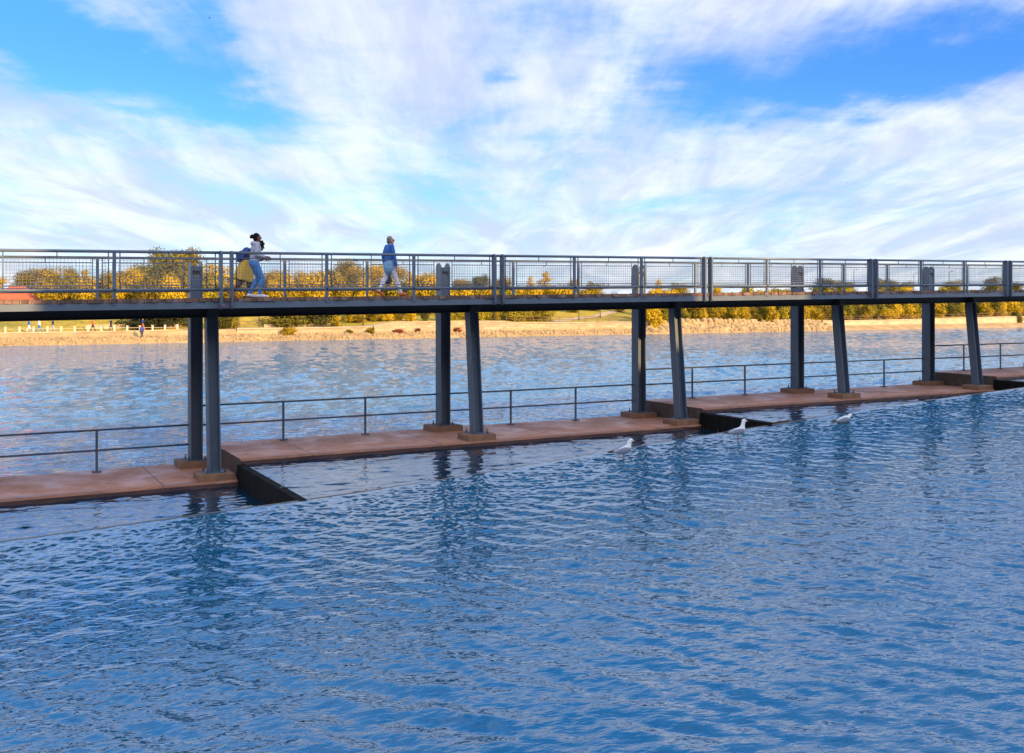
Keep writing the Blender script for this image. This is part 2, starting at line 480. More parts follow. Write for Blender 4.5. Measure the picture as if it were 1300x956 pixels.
# ------------------------------------------------------------------ footbridge
NEAR = 3.5; FAR = 0.0
bridge = thing('footbridge', 'long blue grey steel footbridge with plank deck on paired legs above the walkway', 'footbridge', W(0, 0, 0), TH)
S0, S1 = -2*BAY, 7*BAY
D0 = deck(0)
m1 = MB()
nb = int((S1-S0)/.15)
rnd = random.Random(3)
for i in range(nb):
    x = S0 + i*.15
    e = rnd.uniform(-.025, .03); t_ = rnd.uniform(-.006, .006)
    m1.box(x+.004, x+.146, -(NEAR+.02+e), .45+e, D0-.085, D0+t_, 0, SL)
m1.build('deck', M['wood'], bridge)
for (y, nm) in ((-NEAR, 0), (.42, 1)):
    m1 = MB()
    m1.box(S0, S1, y-.01, y+.01, D0-.245, D0-.09, 0, SL)         # web of the channel
    m1.box(S0, S1, y+(.011 if nm == 0 else -.10), y+(.10 if nm == 0 else -.011), D0-.103, D0-.09, 0, SL)
    m1.box(S0, S1, y+(.011 if nm == 0 else -.10), y+(.10 if nm == 0 else -.011), D0-.245, D0-.232, 0, SL)
    m1.build('edge_beam', M['rail'], bridge)
for y in (-1.95, 0.0):
    m1 = MB()
    m1.box(S0, S1, y-.01, y+.01, D0-.46, D0-.105, 0, SL)
    m1.box(S0, S1, y-.12, y+.12, D0-.48, D0-.46, 0, SL)
    m1.box(S0, S1, y-.12, y+.12, D0-.104, D0-.088, 0, SL)
    m1.build('girder', M['dark_steel'], bridge)
for i in range(int((S1-S0)/(BAY/6))):
    x = S0 + i*BAY/6
    if x < -9 or x > 45: continue
    if i % 2: continue
    m1 = MB(); m1.box(x-.05, x+.05, -NEAR+.02, .40, D0-.23, D0-.09, 0, SL)
    m1.build('cross_beam', M['dark_steel'], bridge)
def hsec(mb, a, b, wu, dv, tf=.03):      # H section from a to b, flanges facing along the bridge
    a = Vector(a); b = Vector(b)
    for sx in (-1, 1):
        o = Vector((sx*(wu/2-tf/2), 0, 0)); mb.bar(a+o, b+o, tf, dv)
    mb.bar(a, b, wu-2*tf-.002, .02)
for i, s in enumerate(posts_s):
    if s < -8 or s > 46: continue
    z0 = level(s) + .193 if s < 40 else 0
    zt = D0 + SL*s
    m1 = MB(); hsec(m1, (s, 0, z0), (s, 0, zt-.482), .32, .38)
    m1.build('support_post', M['steel'], bridge)
    m1 = MB(); hsec(m1, (s, -LEGV, z0), (s, -1.93, zt-.482), .29, .30)
    m1.build('support_leg', M['steel'], bridge)
    m1 = MB(); m1.box(s-.16, s+.16, -2.2, .2, zt-.475, zt-.25); m1.build('cross_head', M['dark_steel'], bridge)
m1 = MB(); m1.box(.30-.42, .36-.42+.03, -NEAR-.016, -NEAR-.0105, D0-.20, D0-.14, 0, SL); m1.build('red_tag', M['tag_red'], bridge)

# railings: one part per bay, with rails, posts, frames and wire infill below it
def railing_bay(s0, v, near):
    s1 = s0 + BAY; y = -v
    hold = bpy.data.objects.new('railing', None); col.objects.link(hold); hold.parent = bridge
    hold.location = (s0, y, D0 + SL*s0); 
    def B(name, mb, mt): return mb.build(name, M[mt], hold)
    g = .125
    xa, xb = (g, BAY-g)
    for (z, r_) in ((1.07, .036), (.205, .032)):
        m = MB(); 
        m.tube([(-.02, 0, z), (BAY+.02, 0, z+SL*BAY)], r_, 10); B('rail', m, 'rail')
    if near:
        for x in (xa, xb):
            m = MB(); z0, z1 = -.26, 1.09
            # flat plate with rounded head
            pr = []
            hw = .095
            for q in range(0, 181, 20): pr.append((-hw*math.cos(R(q)), z1-.03+.055*math.sin(R(q))))
            pr = [(-hw, z0+.06), ] + pr + [(hw, z0+.06), (hw*.6, z0), (-hw*.6, z0)]
            n = len(pr); o = SL*x
            vs = [(x-.028, p[0]-.03, p[1]+o) for p in pr] + [(x+.028, p[0]-.03, p[1]+o) for p in pr]
            fs = [tuple(range(n)), tuple(range(2*n-1, n-1, -1))] + [(j, j+n, (j+1)%n+n, (j+1)%n) for j in range(n)]
            m.add(vs, fs); B('end_plate', m, 'steel')
        cuts = [xa, xa+(xb-xa)/3, xa+2*(xb-xa)/3, xb]
    else:
        xa, xb = .26, BAY-.26
        cuts = [.0, BAY/3, 2*BAY/3, BAY]
    for c in cuts[1:3]:
        m = MB(); o = SL*c
        m.box(c-.036, c+.036, -.03, .03, (-.13 if near else -.02)+o, 1.05+o); B('rail_post', m, 'rail')
        if near:
            m = MB(); m.tube([(c, -.0, .205+o), (c, -.055, .205+o)], .03, 8); m.box(c-.05, c+.05, -.012, .012, .19+o, .25+o) ; B('clamp', m, 'dark_steel')
    for j in range(3):
        a = cuts[j] + (.12 if (near or 0 < j) else .30); b = cuts[j+1] - (.12 if (near or j < 2) else .30)
        z0, z1 = .30, .945
        oa, ob = SL*a, SL*b
        m = MB()
        for (p, q_) in (((a,0,z0+oa),(b,0,z0+ob)), ((a,0,z1+oa),(b,0,z1+ob))): m.tube([p, q_], .013, 6)
        m.tube([(a,0,.22+oa),(a,0,1.05+oa)], .015, 6); m.tube([(b,0,.22+ob),(b,0,1.05+ob)], .015, 6)
        mid = (a+b)/2; om = SL*mid
        m.tube([(mid,0,z1+om),(mid,0,1.05+om)], .012, 6); m.tube([(mid,0,.21+om),(mid,0,z0+om)], .012, 6)
        B('mesh_frame', m, 'rail')
        m = MB(); n = max(2, int((b-a)/.075))
        for i in range(1, n):
            x = a + (b-a)*i/n; o = SL*x
            m.tube([(x,0,z0+o),(x,0,z1+o)], .0034, 4, smooth=False, cap=False)
        for i in range(1, 9):
            z = z0 + (z1-z0)*i/9
            m.tube([(a,0.006,z+oa),(b,0.006,z+ob)], .0034, 4, smooth=False, cap=False)
        B('wire_mesh', m, 'wire')
for i in range(-2, 6):
    railing_bay(BAY*i, NEAR, True)
    railing_bay(BAY*i, FAR, False)

# light bollards on the deck over each post
def bollard(s, label):
    r = thing('light_bollard', label, 'bollard', W(s, 0, deck(s)+.004), TH, 'light bollards along the bridge deck')
    for sx in (-1, 1):
        m = MB(); x = sx*.145; hw = .17
        pr = [(-hw, 0), (-hw, .86), (-hw*.8, .93), (-hw*.35, .985), (hw*.35, .985), (hw*.8, .93), (hw, .86), (hw, 0)]
        n = len(pr)
        vs = [(x-.016, p[0], p[1]) for p in pr] + [(x+.016, p[0], p[1]) for p in pr]
        fs = [tuple(range(n)), tuple(range(2*n-1, n-1, -1))] + [(j, j+n, (j+1)%n+n, (j+1)%n) for j in range(n)]
        m.add(vs, fs); m.build('side_plate', M['rail'], r)
    m = MB()
    y0, y1 = -.15, .15; w = .127
    m.box(-w, w, y0, y1, 0, .58); m.box(-w, w, y0+.07, y1, .58, .74); m.box(-w, w, y0, y1, .74, .86)
    for sx in (-1, 1): m.box(sx*w-(.03 if sx > 0 else 0), sx*w+(0 if sx > 0 else .03), y0, y0+.068, .582, .738)
    m.build('housing', M['steel'], r)
    m = MB(); m.box(-w+.035, w-.035, y0+.055, y0+.069, .585, .65); m.build('lamp_glass', M['glass'], r)
    m = MB(); m.box(-w+.031, w-.031, y0-.004, y0+.066, .69, .738); m.build('lamp_hood', M['black'], r)
    m = MB(); m.box(-.21, .21, -.21, .21, -.003, .014); m.build('base_plate', M['steel'], r)
bl = ['grey light bollard left of the walking pair on the bridge', 'grey light bollard right of the walker in the blue jacket',
      'light bollard over the third bridge post in the middle of the span', 'dark light bollard over the fourth bridge post',
      'dark light bollard over the fifth bridge post towards the right edge']
for i in range(5): bollard(BAY*i, bl[i])

# ------------------------------------------------------------------ far bank terrain
BANK = -103.0
def lerp(pts, x):
    if x <= pts[0][0]: return pts[0][1]
    for (a, p), (b, q) in zip(pts, pts[1:]):
        if x <= b: return p + (q-p)*(x-a)/(b-a)
    return pts[-1][1]
def wall_z(s):       # promenade level behind the waterside wall
    return lerp([(-60,.75),(15,.8),(26,1.0),(47,1.05),(49,1.6),(66,1.6),(74,1.35),(110,1.3),(125,1.0),(150,1.0),(190,1.45),(260,1.5)], s)
PR_L = [(-102.0,-1.6),(-103.0,-.62),(-103.8,-.25),(-105.2,.10),(-106.6,.35),(-106.8,None),(-110.5,None)]
def ground(s, v):
    p = wall_z(s)
    n = .18*noise.noise(Vector((s*.11, v*.15, 0))) + .1*noise.noise(Vector((s*.4, v*.4, 3)))
    if v > -107.0:
        return lerp([(-107.0, min(.45, p-.3)), (-105.2, .12), (-103.8, -.22), (-103.0, -.55), (-101.5, -1.8)], v) + .25*n
    base = lerp([(-200,5.6),(-140,4.3),(-128,3.6),(-117,2.2),(-111,p+.15),(-107.0,p)], v)
    k = min(1, max(0, (-v-111)/8))
    return base + n*k*1.6
def terrain(name, mt, v0, v1, dv, s0=-70, s1=330, ds=2.0):
    mb = MB(); ss = [s0+ds*i for i in range(int((s1-s0)/ds)+1)]
    vv = [v0 - dv*i for i in range(int((v0-v1)/dv+.5)+1)]
    vs = [W(s, v, ground(s, v)) for s in ss for v in vv]
    n = len(vv)
    fs = [(i*n+j, i*n+j+1, (i+1)*n+j+1, (i+1)*n+j) for i in range(len(ss)-1) for j in range(n-1)]
    mb.add(vs, fs, 0, True)
    return tag(mb.build(name, mt), kind='structure')
M['shore'] = mat('pale_shore', (0.42,0.285,0.125), (0.24,0.155,0.07), .35, .9, 0, .6, 2, stretch=(1,1,1))
M['path'] = mat('promenade_gravel', (0.40,0.30,0.18), (0.30,0.22,0.13), .3, .9)
def grassmat():
    m, t, p = newmat('meadow_grass')
    tc = t.node('ShaderNodeTexCoord').outputs['Object']
    a = t.noise(tc, .09, 5, .65); b = t.noise(tc, .8, 6, .7)
    c = t.ramp(a, [(.3, (.20,.17,.012)), (.5, (.38,.28,.014)), (.68, (.52,.33,.03))])
    c = t.mix(t.ramp(b, [(.45,0),(.7,.8)]), c, (.09,.08,.012))
    t.put(p.inputs['Base Color'], c); p.inputs['Roughness'].default_value = .9
    bp = t.node('ShaderNodeBump'); bp.inputs['Strength'].default_value = 1; bp.inputs['Distance'].default_value = .22
    t.put(bp.inputs['Height'], t.noise(tc, 1.2, 6, .75)); t.put(p.inputs['Normal'], bp.outputs[0])
    return m
M['grass'] = grassmat()
terrain('shore', M['shore'], -101.5, -107.0, .5)
terrain('promenade_path', M['path'], -107.0, -110.5, .5)
terrain('grass_bank', M['grass'], -110.5, -200.5, 3)
mb = MB(); mb.add([W(-1500,-199,5.3), W(3000,-199,5.3), W(3000,-6000,5.3), W(-1500,-6000,5.3)], [(0,1,2,3)])
tag(mb.build('ground', M['grass']), kind='structure')
# footpath across the lawn
mb = MB(); vs = []
n = 30
for i in range(n+1):
    q = i/n
    s = 78 + 24*q; v = -111.5 - 13*q**1.4
    w = .8
    vs += [W(s, v-w, ground(s, v-w)+.06), W(s+.4, v+w, ground(s, v+w)+.06)]
mb.add(vs, [(2*i, 2*i+1, 2*i+3, 2*i+2) for i in range(n)])
tag(mb.build('footpath', M['path']), kind='structure')

# waterside walls
def stonemat(name, c1, c2, mortar, bw, bh):
    m, t, p = newmat(name)
    tc = t.node('ShaderNodeTexCoord').outputs['Object']
    br = t.node('ShaderNodeTexBrick'); 
    sw = t.node('ShaderNodeSeparateXYZ'); t.put(sw.inputs[0], tc)
    cb = t.node('ShaderNodeCombineXYZ'); t.put(cb.inputs[0], sw.outputs[0]); t.put(cb.inputs[1], sw.outputs[2])
    t.put(br.inputs['Vector'], cb.outputs[0]); br.inputs['Scale'].default_value = 1
    br.inputs['Brick Width'].default_value = bw; br.inputs['Row Height'].default_value = bh; br.inputs['Mortar Size'].default_value = .02
    br.inputs['Color1'].default_value = c1+(1,); br.inputs['Color2'].default_value = c2+(1,); br.inputs['Mortar'].default_value = mortar+(1,)
    n = t.noise(t.mapping(tc, (.35,1,1)), 1.4, 6, .7)
    c = t.mix(t.ramp(n, [(.45,0),(.72,.8)]), br.outputs['Color'], (.22,.14,.08))
    t.put(p.inputs['Base Color'], c); p.inputs['Roughness'].default_value = .9
    return m
M['stone'] = stonemat('stone_blocks', (.42,.32,.19), (.31,.225,.13), (.16,.11,.06), 1.1, .4)
M['concrete_wall'] = stonemat('concrete_panels', (.42,.33,.21), (.38,.29,.18), (.2,.14,.09), 4.0, 3.0)
def bank_wall(s0, s1, v, top, bot, mt, label, cap=True):
    r = thing('stone_wall', label, 'wall', W(s0, v, bot), TH, 'waterside walls of the far bank')
    m = MB(); L = s1-s0; n = max(2, int(L/3)); vs = []; fs = []
    for i in range(n+1):
        x = L*i/n; t_ = top(s0+x) - bot
        for (y, z) in ((-.25, -.8), (-.12, t_), (.3, t_), (.3, -.8)): vs.append((x, y, z))
    for i in range(n):
        for k in range(3): fs.append((i*4+k, i*4+k+1, (i+1)*4+k+1, (i+1)*4+k))
    fs += [(0,3,2,1), (n*4, n*4+1, n*4+2, n*4+3)]
    m.add(vs, fs); m.build('wall', mt, r)
    if cap:
        m = MB(); vs = []; fs = []
        for i in range(n+1):
            x = L*i/n; t_ = top(s0+x) - bot
            for (y, z) in ((-.22, t_+.003), (-.22, t_+.14), (.36, t_+.14), (.36, t_+.003)): vs.append((x, y, z))
        for i in range(n):
            for k in range(4): fs.append((i*4+k, i*4+(k+1)%4, (i+1)*4+(k+1)%4, (i+1)*4+k))
        fs += [(0,3,2,1), (n*4, n*4+1, n*4+2, n*4+3)]
        m.add(vs, fs); m.build('coping', M['concrete_wall'], r)
    return r
sx = lambda px, v=-107: s_at(px, v)
bank_wall(sx(-40), sx(232), -107.2, lambda s: wall_z(s)+.05, .1, M['concrete_wall'], 'low pale concrete kerb wall below the white posts on the far left bank')
bank_wall(sx(300), sx(472), -106.8, lambda s: wall_z(s), .1, M['stone'], 'pale terraced stone wall on the far bank left of the second bridge post')
bank_wall(sx(473), sx(640), -106.6, lambda s: wall_z(s)+.1, .1, M['stone'], 'taller pale stone wall on the far bank around the second bridge post')
bank_wall(sx(641), sx(822), -106.8, lambda s: wall_z(s), .1, M['stone'], 'long stone block wall below the lawn left of the third bridge post')
bank_wall(sx(1042), sx(1330), -106.6, lambda s: wall_z(s)+.15, -.2, M['concrete_wall'], 'long plain concrete quay wall on the far bank at the right')
bank_wall(sx(108,-112), sx(232,-112), -112.0, lambda s: wall_z(s)+.75, wall_z(10), M['concrete_wall'], 'upper pale terrace wall on the far left bank below the dark tree')
bank_wall(sx(335,-110.6), sx(420,-110.6), -110.6, lambda s: wall_z(s)+.55, wall_z(30), M['stone'], 'upper pale terrace wall under the two spreading trees', False)

# rocks along the waterline: nobody could count them
def rocks(name, label, s0, s1, n, size, seed, vmin, vmax):
    rnd = random.Random(seed); mb = MB()
    for i in range(n):
        s = rnd.uniform(s0, s1); v = rnd.uniform(vmin, vmax)
        sz = size*rnd.uniform(.4, 1.3)
        z = ground(s, v) + sz*.15
        c = W(s, v, z); a = rnd.random()*6
        vs = []
        for k, zz in enumerate((-.5, .15, .5)):
            rr = (1.0, .95, .45)[k]
            for j in range(6):
                q = a + j*math.pi/3 + rnd.uniform(-.3,.3); r_ = sz*.6*rr*rnd.uniform(.75,1.2)
                vs.append((c.x+math.cos(q)*r_, c.y+math.sin(q)*r_*.8, c.z+zz*sz*.8))
        fs = []
        for k in range(2):
            for j in range(6): fs.append((k*6+j, k*6+(j+1)%6, k*6+6+(j+1)%6, k*6+6+j))
        fs.append(tuple(12+j for j in range(6)))
        mb.add(vs, fs)
    o = mb.build(name, M['rock']); tag(o, label, 'rocks', kind='stuff'); return o
M['rock'] = mat('shore_rock', (.38,.27,.13), (.20,.135,.07), .5, .9, 0, .4, 3)
rocks('shore_rocks', 'pale tumbled rocks along the waterline of the far bank', -40, sx(1045), 3200, .34, 5, -106.0, -103.2)
rocks('shore_rocks', 'larger pale boulders sloping to the water right of the third bridge post', sx(815), sx(1045), 900, .9, 6, -107.4, -103.6)

# ------------------------------------------------------------------ trees and shrubs
def leafmat(name, c_light, c_mid, c_dark):
    m, t, p = newmat(name)
    oi = t.node('ShaderNodeObjectInfo'); tc = t.node('ShaderNodeTexCoord').outputs['Object']
    a = t.noise(tc, .55, 3, .6); b = t.noise(tc, 4, 3, .6)
    f = t.math('ADD', t.math('MULTIPLY', a, .75), t.math('MULTIPLY', b, .35))
    f = t.math('ADD', f, t.math('MULTIPLY', t.math('SUBTRACT', oi.outputs['Random'], .5), .34))
    t.put(p.inputs['Base Color'], t.ramp(f, [(.38, c_dark), (.55, c_mid), (.72, c_light)]))
    p.inputs['Roughness'].default_value = .7; p.inputs['Specular IOR Level'].default_value = .2
    out = t.n['Material Output']
    tr = t.node('ShaderNodeBsdfTranslucent'); tr.inputs[0].default_value = tuple(x*1.2 for x in c_mid)+(1,)
    mx = t.node('ShaderNodeMixShader'); mx.inputs[0].default_value = .2
    t.l.new(p.outputs[0], mx.inputs[1]); t.l.new(tr.outputs[0], mx.inputs[2]); t.l.new(mx.outputs[0], out.inputs[0])
    return m
M['leaf_gold'] = leafmat('golden_leaves', (.58,.38,.012), (.38,.255,.010), (.11,.085,.008))
M['leaf_olive'] = leafmat('olive_leaves', (.36,.27,.014), (.20,.165,.012), (.06,.058,.009))
M['leaf_dark'] = leafmat('dark_leaves', (.19,.15,.012), (.075,.07,.010), (.02,.024,.007))
M['leaf_red'] = leafmat('reddish_leaves', (.36,.09,.03), (.22,.07,.02), (.10,.05,.02))
M['bark'] = mat('bark', (.10,.06,.035), (.06,.038,.025), 2, .9)
def crown(seed, w, h, z0, nl, nleaf, size, open_=.0, flat=1.0):
    rnd = random.Random(seed); mb = MB(); lobes = []
    for i in range(nl):
        a = rnd.random()*2*math.pi; rr = math.sqrt(rnd.random())*.62
        zz = rnd.random()
        k = (1 - .45*abs(zz-.4)*1.6)
        lobes.append((Vector((math.cos(a)*rr*w/2*k, math.sin(a)*rr*w/2*k, z0 + h*(.16+.70*zz))), w*rnd.uniform(.15,.27), h*rnd.uniform(.11,.20)*flat))
    lobes.append((Vector((0,0,z0+h*.5)), w*.30, h*.32))
    per = nleaf//len(lobes)
    for (c, rw, rh) in lobes:
        for i in range(per):
            d = Vector((rnd.gauss(0,1), rnd.gauss(0,1), rnd.gauss(0,1))).normalized()
            k = (rnd.random()**.35)*(1+rnd.uniform(-.1,.28))
            p = c + Vector((d.x*rw*k, d.y*rw*k, d.z*rh*k))
            nrm = (d + Vector((rnd.uniform(-.8,.8), rnd.uniform(-.8,.8), rnd.uniform(-.4,1.0)))).normalized()
            t1 = nrm.orthogonal().normalized(); t2 = nrm.cross(t1)
            q = rnd.random()*6.28
            e1 = (math.cos(q)*t1 + math.sin(q)*t2)*size*rnd.uniform(.5,1.1); e2 = (-math.sin(q)*t1 + math.cos(q)*t2)*size*rnd.uniform(.35,.8)
            mb.add([p-e1, p-e2*.8+nrm*size*.15, p+e1, p+e2*.8], [(0,1,2,3)])
    return mb, lobes
def tree_proto(seed, w, h, trunk, leaf, nl, nleaf, size, flat=1.0):
    r = bpy.data.objects.new('tree', None)
    ch = h - trunk
    mb, lobes = crown(seed, w, ch*1.05, trunk*.92, nl, nleaf, size, flat=flat)
    tb = MB(); rnd = random.Random(seed+99)
    tb.tube([(0,0,-.3),(rnd.uniform(-.1,.1),rnd.uniform(-.1,.1),trunk*.6),(rnd.uniform(-.2,.2),0,trunk+ch*.25),(rnd.uniform(-.3,.3),0,trunk+ch*.7)], [.035*h*.6+.05,.03*h*.55+.03,.02*h*.5+.02,.02], 7)
    for (c, rw, rh) in lobes[:7]:
        a = Vector((0,0,trunk*rnd.uniform(.7,1.2)+.02*ch)); mid = a.lerp(c, .5) + Vector((0,0,-.08*ch))
        tb.tube([a, mid, c], [.012*h+.02, .008*h+.015, .012], 5)
    return tb.mesh('trunk', M['bark']), mb.mesh('crown', M[leaf])
protos = {}
for i, (w, h, tr, lf, nl, nlf, sz, fl) in enumerate([
        (6.5, 8.0, 1.0, 'leaf_gold', 17, 7000, .185, 1), (7.5, 8.0, .9, 'leaf_gold', 20, 7600, .19, 1), (5.0, 8.0, 1.0, 'leaf_gold', 14, 5200, .18, 1),
        (6.5, 8.0, .9, 'leaf_olive', 18, 7000, .185, 1), (7.5, 8.0, 2.4, 'leaf_olive', 16, 5400, .18, .8),
        (4.0, 8.0, 2.6, 'leaf_gold', 8, 1500, .17, .8)]):
    protos['tree%d' % i] = tree_proto(20+i, w, h, tr, lf, nl, nlf, sz, fl)
protos['spread'] = tree_proto(61, 6.5, 3.6, .55, 'leaf_dark', 15, 5200, .17, 1.2)
protos['spread_olive'] = tree_proto(62, 5.0, 3.4, .75, 'leaf_olive', 13, 4000, .16, 1.2)
def bush_proto(seed, leaf, n=3000):
    mb, lobes = crown(seed, 3.2, 2.6, -.25, 11, n, .145, flat=1.3)
    tb = MB(); rnd = random.Random(seed)
    for (c, rw, rh) in lobes[:6]: tb.tube([(rnd.uniform(-.2,.2), rnd.uniform(-.2,.2), -.2), c], [.05,.015], 5)
    return tb.mesh('stem', M['bark']), mb.mesh('foliage', M[leaf])
for i in range(3): protos['bush%d' % i] = bush_proto(70+i, 'leaf_gold')
for i in range(2): protos['olive%d' % i] = bush_proto(80+i, 'leaf_olive')
protos['red'] = bush_proto(90, 'leaf_red', 1800)
protos['dark'] = bush_proto(91, 'leaf_dark')
prand = random.Random(11)
def plant(kind, s, v, scale, label, cat, group=None, name=None, dz=0):
    tr, cr = protos[kind]
    bush = kind[:3] in ('bus','oli','red','dar')
    r = thing(name or ('shrub' if bush else 'tree'), label, cat, W(s, v, ground(s, v)+dz), prand.random()*6.28, group)
    r.scale = scale
    a = bpy.data.objects.new('stem' if bush else 'trunk', tr); b = bpy.data.objects.new('foliage' if bush else 'crown', cr)
    for o in (a, b): col.objects.link(o); o.parent = r
    return r
def tree_px(px, top, wpx, v, kind, label, group='trees on the far bank'):
    s = s_at(px, v); z0 = ground(s, v); zt = z_at(top, s, v)
    h = max(1.5, zt - z0); w = wpx*depth(s, v)/F
    base = {'tree0':(6.5,8),'tree1':(7.5,8),'tree2':(5,8),'tree3':(6.5,8),'tree4':(7.5,8),'tree5':(4,8),'spread':(6.5,3.6),'spread_olive':(5,3.4)}[kind]
    k = 1.5
    return plant(kind, s, v, (w/base[0]*k, w/base[0]*k, h/base[1]), label, 'tree', group)
# skyline trees (photo column, top row, width in px, distance line, kind, label)
SKY = [
 (-6, 350, 26, -140, 'tree0', 'golden tree cut by the left edge of the photo, seen through the bridge railing'),
 (38, 343, 34, -150, 'tree1', 'rounded golden tree just right of the red roofed house'),
 (62, 338, 34, -152, 'tree0', 'golden tree with a small peak left of the first railing post'),
 (88, 337, 24, -148, 'tree2', 'upright golden tree just left of the first railing post'),
 (106, 340, 20, -146, 'tree5', 'thin open golden tree beside the first railing post'),
 (142, 343, 34, -142, 'tree0', 'golden tree immediately right of the first railing post'),
 (166, 342, 34, -144, 'tree1', 'full golden tree in the left clump between first railing post and first bollard'),
 (186, 333, 44, -160, 'tree3', 'dark olive tree standing behind the golden clump left of the first bollard'),
 (212, 313, 44, -150, 'tree3', 'tall tree topping the railing left of the first bollard'),
 (238, 312, 36, -152, 'tree0', 'tall golden tree topping the railing right behind the first bollard'),
 (222, 348, 38, -138, 'tree4', 'broad shaded tree low in front of the tall pair by the first bollard'),
 (268, 332, 34, -146, 'tree5', 'sparse golden tree between the first bollard and the walking pair'),
 (290, 336, 34, -144, 'tree5', 'sparse golden tree directly left of the yellow skirt'),
 (318, 350, 30, -142, 'tree0', 'golden tree hidden behind the walking pair'),
 (345, 342, 28, -145, 'tree0', 'golden tree directly right of the walking pair'),
 (366, 350, 26, -150, 'tree2', 'small golden tree between the walking pair and the railing post'),
 (384, 346, 28, -150, 'tree1', 'rounded golden tree left of the railing post between the walkers'),
 (418, 340, 32, -140, 'tree3', 'round olive tree right of the railing post between the walkers'),
 (446, 331, 40, -144, 'tree1', 'broad golden tree left of the walker in the blue jacket'),
 (474, 334, 34, -148, 'tree0', 'tall golden tree just left of the walker in the blue jacket'),
 (506, 336, 28, -146, 'tree0', 'golden tree just right of the walker in the blue jacket'),
 (532, 347, 28, -144, 'tree0', 'low golden tree left of the second bollard'),
 (549, 349, 22, -148, 'tree2', 'small golden tree touching the second bollard'),
 (588, 353, 24, -150, 'tree0', 'small golden tree between the second bollard and the paired railing plates'),
 (610, 347, 22, -146, 'tree3', 'small olive tree directly left of the paired railing plates'),
 (636, 353, 28, -150, 'tree1', 'low golden tree directly right of the paired railing plates'),
 (675, 349, 10, -150, 'tree5', 'small spindly sapling standing alone in the skyline'),
 (691, 343, 17, -150, 'tree5', 'lone thin tree with an open round top in the skyline'),
 (728, 352, 16, -152, 'tree2', 'small round golden tree by the railing post in the middle'),
 (757, 359, 22, -160, 'tree0', 'very low golden tree left of the third bollard'),
 (836, 352, 8, -158, 'tree2', 'tiny pointed golden tree right of the third bollard'),
 (862, 358, 22, -158, 'tree3', 'tiny olive treetop left of the paired plates in the sunlit bay'),
 (1050, 352, 32, -150, 'tree4', 'dark olive treetop right of the fourth bollard'),
 (1072, 355, 26, -154, 'tree3', 'small olive treetop left of the dark paired plates'),
 (1114, 350, 18, -150, 'tree3', 'small olive tree right of the dark paired plates'),
 (1131, 353, 20, -152, 'tree4', 'small dark tree behind the railing post right of the dark paired plates'),
 (1150, 356, 18, -150, 'tree3', 'small olive tree between railing posts left of the fifth bollard'),
 (1210, 354, 24, -150, 'tree3', 'small olive tree right of the fifth bollard'),
 (1259, 350, 22, -150, 'tree4', 'dark rounded tree left of the last paired plates'),
 (1285, 356, 24, -150, 'tree3', 'small olive tree at the right edge of the photo'),
]
for a in SKY: tree_px(*a)
# trees on the slope under the bridge
for a in [(190, 384, 56, -112.6, 'spread', 'dark spreading tree above the terrace wall on the far left bank'),
          (222, 384, 42, -113.4, 'spread', 'dark spreading tree touching the first bridge post'),
          (366, 382, 48, -111.6, 'spread', 'left one of the two dark spreading trees on the stone terrace'),
          (408, 382, 50, -112, 'spread', 'right one of the two dark spreading trees on the stone terrace'),
          (655, 382, 40, -112, 'spread_olive', 'small leaning tree on the lawn right of the second leaning leg'),
          (683, 381, 44, -113, 'spread_olive', 'small leaning tree standing alone on the golden lawn'),
          (606, 383, 34, -113, 'spread_olive', 'small tree behind the second leaning leg')]:
    tree_px(*a, group='trees on the slope under the bridge').location.z -= 1.05
def bush_px(px, v, wpx, hpx, kind, label, group, dz=0):
    s = s_at(px, v); k = depth(s, v)/F
    return plant(kind, s, v, (wpx*k/3.2, wpx*k/3.2, hpx*k/2.6), label, 'shrub', group, dz=dz)
bush_px(284, -108.5, 34, 30, 'olive0', 'large rounded shrub beside the first leaning bridge leg', 'shrubs on the far bank')
bush_px(297, -109, 22, 26, 'olive1', 'rounded shrub right of the first leaning bridge leg', 'shrubs on the far bank')
bush_px(367, -105.5, 24, 12, 'bush0', 'low shrub growing from the rocks under the terrace trees', 'shrubs on the far bank')
bush_px(443, -105.8, 12, 6, 'bush1', 'tiny shrub on the rocks left of the tall stone wall', 'shrubs on the far bank')
bush_px(471, -105.6, 15, 8, 'bush2', 'small shrub on the rocks at the corner of the tall stone wall', 'shrubs on the far bank')
bush_px(505, -106.0, 26, 5, 'red', 'low reddish shrub creeping along the foot of the tall stone wall', 'shrubs on the far bank')
bush_px(531, -106.0, 10, 6, 'red', 'tiny reddish shrub left of the second bridge post', 'shrubs on the far bank')
bush_px(581, -106.0, 16, 6, 'red', 'low reddish shrub between the second bridge post and its leaning leg', 'shrubs on the far bank')
bush_px(829, -106.2, 34, 36, 'bush0', 'large golden shrub overhanging the water right of the third bridge post', 'shrubs on the far bank')
bush_px(846, -107.2, 26, 34, 'olive0', 'tall shrub left of the third leaning leg', 'shrubs on the far bank')
bush_px(1291, -106.8, 18, 16, 'dark', 'dark shrub hanging over the quay wall at the right edge', 'shrubs on the far bank')
for i, px in enumerate((1122, 1131, 1141)):
    bush_px(px, -110, 10, 7, 'red', 'low reddish shrub beside the quay wall left of the fifth bridge post', 'reddish shrubs by the quay wall')
